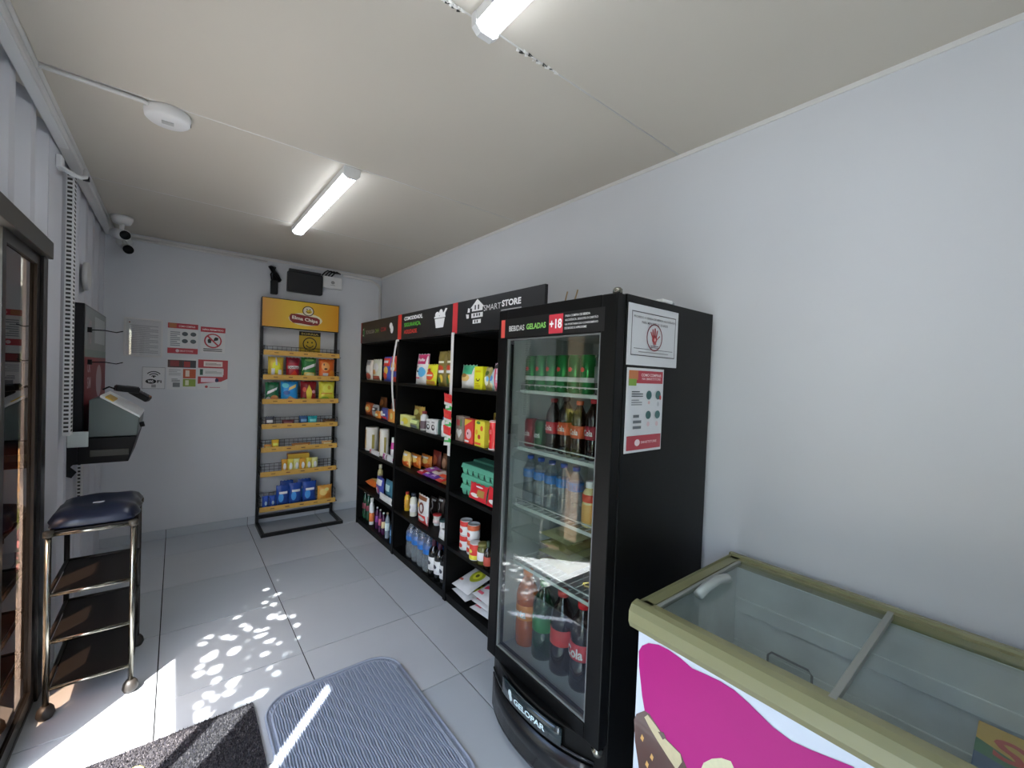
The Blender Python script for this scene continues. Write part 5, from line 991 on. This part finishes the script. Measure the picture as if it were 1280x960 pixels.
# ------------------------------------------------------------------ chips rack goods
def rp_(px0, px1, pyt, k, Y=4.43):
    a, b, c, d = stand(px0, px1, pyt, rz[k]-.0135, 'Y', Y); return a, b*.92, c, d
CH = [(335, 357, 446, 1, '#d6a53c', [('e', '#e6c22e', 0, .5, .28, .28), ('r', '#e6ded6', -.32, .05, -.1, .45), ('r', '#e6d6da', .12, .05, .34, .4), ('p', '#f0ead8', [(-.06, .6), (.06, .6), (.04, .98), (-.04, .98)])], 'golden yellow'),
      (358, 377, 447, 1, '#8c1a2a', [('r', '#e8dcd8', -.42, .46, .42, .60), ('t', '#5a1020', 'Doritos', 0, .53, .78, .12, .03), ('p', '#c8402e', [(-.4, .05), (.1, .4), (.4, .1)]), ('r', '#6a1626', -.5, .75, .5, .95)], 'dark red'),
      (377, 398, 447, 1, '#2a6b34', [('p', '#eef0e8', [(-.46, .38), (.44, .60), (.46, .76), (-.40, .52)]), ('r', '#d9b25a', -.5, .02, .5, .30), ('e', '#e2cf9a', .05, .18, .3, .1), ('e', '#7fae6a', .0, .88, .3, .06)], 'green and white'),
      (399, 421, 449, 1, '#c85a24', [('e', '#d98a4a', -.12, .62, .25, .22), ('e', '#3a1c10', -.12, .50, .1, .05), ('e', '#4a2414', -.22, .72, .04, .06), ('r', '#e8e2da', -.28, .05, .05, .3), ('e', '#e07a2c', .3, .25, .2, .2)], 'orange'),
      (331.5, 351, 478, 2, '#1d5c3c', [('p', '#e8efe8', [(-.42, .38), (.30, .62), (.36, .76), (-.36, .54)]), ('e', '#c98a5a', .15, .2, .3, .16), ('e', '#dfe4e0', -.3, .16, .15, .12)], 'dark green'),
      (351, 375, 477, 2, '#2a82c4', [('p', '#d9b06a', [(-.1, .55), (.35, .72), (.38, .88), (-.05, .7)]), ('p', '#d2a080', [(-.3, .05), (.0, .3), (.35, .15), (.3, .02)]), ('e', '#5fb4e6', -.25, .8, .2, .12), ('e', '#1d4f90', -.2, .45, .2, .1)], 'blue'),
      (376, 398, 477, 2, '#7a1c22', [('p', '#d6b040', [(-.2, .5), (0, .85), (.2, .5), (.12, .05), (-.12, .05)]), ('e', '#4a7a3a', -.36, .12, .14, .1), ('e', '#c08a9a', .3, .5, .12, .08), ('e', '#b84a3a', -.3, .6, .12, .12)], 'maroon'),
      (399, 421, 477, 2, '#d2b83a', [('e', '#e8d650', .05, .62, .34, .28), ('r', '#b8862c', -.4, .38, .3, .44), ('e', '#8fae3c', -.15, .14, .28, .12), ('e', '#b09a2a', .1, .7, .1, .1)], 'yellow')]
for (a, b, t_, k, c, s_, nm) in CH:
    bag('chips_bag', '%s chips bag on the %s row of the snack rack' % (nm, ('upper', 'lower')[k-1]), 'chips', rp_(a, b, t_, k), c, s_, .075, group='chips bags on the rack', tilt=-.06)
SM = [(331, 344, 521, 3, '#3c3f4a', '#c8ccd4', 'dark grey packet with white lettering on the fourth rack row', .05), (352, 369, 525, 3, '#5a3034', '#8a5a5a', 'brown-red bar box on the fourth rack row', .05), (374, 386, 520, 3, '#27466e', '#6a96b8', 'navy packet on the fourth rack row', .05), (385, 398, 520, 3, '#1f8a90', '#7ac8c4', 'teal packet on the fourth rack row', .05), (403, 421, 524, 3, '#4a3424', '#8a6a3a', 'dark brown bar box at the right of the fourth rack row', .05),
      (339.5, 350, 550, 4, '#e39a24', '#f4c860', 'small bright orange packet on the fifth rack row', .05), (330, 340, 556, 4, '#c88a44', '#e6c080', 'flat tan bar at the left of the fifth rack row', .05), (364, 390, 554, 4, '#a5703c', '#d9b27a', 'low brown bar tray on the fifth rack row', .06), (402, 417, 551, 4, '#b08a5a', '#d8c09a', 'small tan packet at the right of the fifth rack row', .05)]
for (a, b, t_, k, c, c2, lb_, d_) in SM:
    bag('candy_packet', lb_, 'packet', rp_(a, b, t_, k, 4.425), c, [('r', c2, -.35, .45, .35, .7), ('e', c2, .0, .25, .15, .1)], d_, group='small packets on the rack')
carton('display_box', 'brown and yellow display box standing on the sixth rack row', 'box', rp_(359, 388, 567, 5, 4.50), '#b86a26', [('r', '#d6a03a', -.5, .7, .5, 1), ('e', '#5a1c1a', .1, .55, .14, .2), ('r', '#7a2f1c', -.48, .05, -.15, .6)], .06, group='small packets on the rack')
for i in range(6):
    a = 352+i*7.6; bag('candy_packet', 'golden wrapped cake, %s from the left on the sixth rack row' % ORD[i], 'packet', rp_(a, a+8.5, 574.5-i*.5, 5, 4.42), ('#d88c2e', '#e6b04a', '#e3c080')[i % 3], [('e', '#f4e6c4', 0, .5, .25, .25), ('r', '#a85a20', -.4, .05, .4, .2)], .05, group='golden cakes on the rack')
for i, (a, b, t_, Y_) in enumerate(((345, 363, 607, 4.43), (361, 379, 604, 4.43), (378, 397, 602, 4.43), (350, 368, 601, 4.50), (372, 390, 599, 4.50))):
    bag('cookie_bag', 'dark blue cookie bag, %s on the bottom rack row' % ('front left', 'front middle', 'front right', 'back left', 'back right')[i], 'bag', rp_(a, b, t_, 6, Y_), '#1d3f86', [('e', '#3f86c8', -.15, .45, .2, .2), ('r', '#dfe6f2', -.3, .62, .35, .72), ('r', '#12285c', -.5, .0, .5, .2)], .055, group='blue cookie bags')
for i, (a, b) in enumerate(((328, 337), (337, 346))):
    bag('cookie_bag', 'low blue packet at the %s of the bottom rack row' % ('far left', 'left')[i], 'bag', rp_(a, b, 621-i, 6, 4.42), '#24489a', [('e', '#9ab4e0', 0, .5, .2, .15)], .06, group='blue cookie bags')
bag('bread_bag', 'tan bag of toast at the right of the bottom rack row', 'bag', rp_(397, 417, 607, 6, 4.425), '#c98a3c', [('e', '#dba95e', -.15, .6, .25, .2), ('e', '#b8742c', .2, .35, .22, .2), ('e', '#e0b878', .1, .75, .15, .1)], .075, group='small packets on the rack')

# ------------------------------------------------------------------ drinks in the cooler
def fp(px0, px1, pyt, shelf, X=1.235): return stand(px0, px1, pyt, FS[shelf]+.0005, 'X', X)
for i in range(6):
    y = 1.44-.066*i; vessel('beer_can', 'green can, %s from the left on the top cooler shelf' % ORD[i], 'can', ((1.235, y, FS[4]+.0005), .062, .155, -PI/2), 'can', M('#2f8a4a', .28, metal=.5), ((.30, .42, '#cfe0d2'),), None, [('e', '#c0403a', 0, .62, .10, .06), ('L', '#e6efe6', -.2, .12, .2, .2, 2)], group='green cans in the cooler')
vessel('beer_can', 'silver can right of the green cans on the top cooler shelf', 'can', ((1.235, 1.035, FS[4]+.0005), .062, .155, -PI/2), 'can', M('#9aa09e', .25, metal=.7), ((.3, .7, '#6a6e6e'),), None, (), group='other cans in the cooler')
vessel('soda_can', 'tall orange can at the right end of the top cooler shelf', 'can', ((1.23, .958, FS[4]+.0005), .062, .17, -PI/2), 'can', M('#c2541e', .28, metal=.4), ((.2, .4, '#d88a3a'),), None, [('e', '#e6c83a', 0, .6, .12, .08)], group='other cans in the cooler')
for i in range(2):
    vessel('soda_can', ('dark red can at the left of the second cooler shelf', 'dark green can beside the red one on the second cooler shelf')[i], 'can', ((1.235, 1.432-.068*i, FS[3]+.0005), .062, .125, -PI/2), 'can', M(('#8d1f28', '#1d5a34')[i], .28, metal=.4), None, None, [('t', '#e6d8d8', ('Cola', 'Guaraná')[i], 0, .5, .4, .2, .02)], group='other cans in the cooler')
COLA = M('#1a0c08', .08, coat=.6)
for i in range(5):
    c = ('#a01f28', '#b8502c', '#b8502c', '#8a2030', '#8a2030')[i]; vessel('soda_bottle', 'small dark cola bottle, %s from the left on the second cooler shelf' % ORD[i], 'bottle', ((1.24, 1.298-.074*i, FS[3]+.0005), .066, .225+.012*(i % 2), -PI/2), 'pet', COLA, (.34, .56, c), ('#7d2020', '#201414', '#b8502c', '#a01f28', '#a01f28')[i], [('t', '#e9dede', 'Cola', 0, .45, .4, .1, .02)], group='small colas in the cooler')
for i in range(5):
    vessel('water_bottle', 'clear water bottle with blue cap, %s from the left in the cooler' % ORD[i], 'bottle', ((1.235, 1.43-.07*i, FS[2]+.0005), .066, .215, -PI/2), 'pet', CLEAR, (.56, .72, M('#2a7cc8', .3)), '#1f3f86', group='water bottles in the cooler')
for i in range(3):
    vessel('juice_bottle', 'orange and cream juice bottle, %s from the water bottles' % ORD[i], 'bottle', ((1.235, 1.072-.062*i, FS[2]+.0005), .058, .175, -PI/2), 'squat', '#dcb888', ((.1, .5, '#d09a5a'), (.55, .72, '#b0402c')), '#cfd6d2', group='juice bottles in the cooler')
for i in range(4):
    bag('chocolate_pack', 'yellow-grey flat pack, %s of the pile in the cooler' % ('bottom', 'second', 'third', 'top')[i], 'pack', ((1.26, 1.27+.008*(i % 2), FS[1]+.0005+.039*i), .2, .2, -PI/2), ('#8a8458', '#a8a67c')[i % 2], [('r', '#c9c49a', -.3, .3, .3, .6)], .034, lie=True, wh=(.18, .22), group='flat packs in the cooler')
two = [('#c8622a', '#d8762c', '#d2691e', 'orange', 'Fanta'), ('#123a22', '#1f6a3a', '#1d7a3a', 'dark green', ''), ('#1a0c08', '#b0302c', '#b0302c', 'dark cola, left', ''), ('#1a0c08', '#b01f28', '#c01f28', 'dark cola, middle', 'Cola'), ('#1a0c08', '#b01f28', '#c01f28', 'dark cola, right', 'Cola')]
for i, (b_c, l_c, c_c, nm, tx) in enumerate(two):
    vessel('soda_bottle', 'two litre %s bottle on the cooler floor' % nm, 'bottle', ((1.225, 1.425-.112*i, FS[0]+.0005), .102, .335, -PI/2), 'pet', M(b_c, .1, coat=.5), (.36, .55, l_c), c_c, [('t', '#ece4e4', tx, 0, .455, .5, .12, .03)] if tx else (), group='two litre bottles in the cooler')
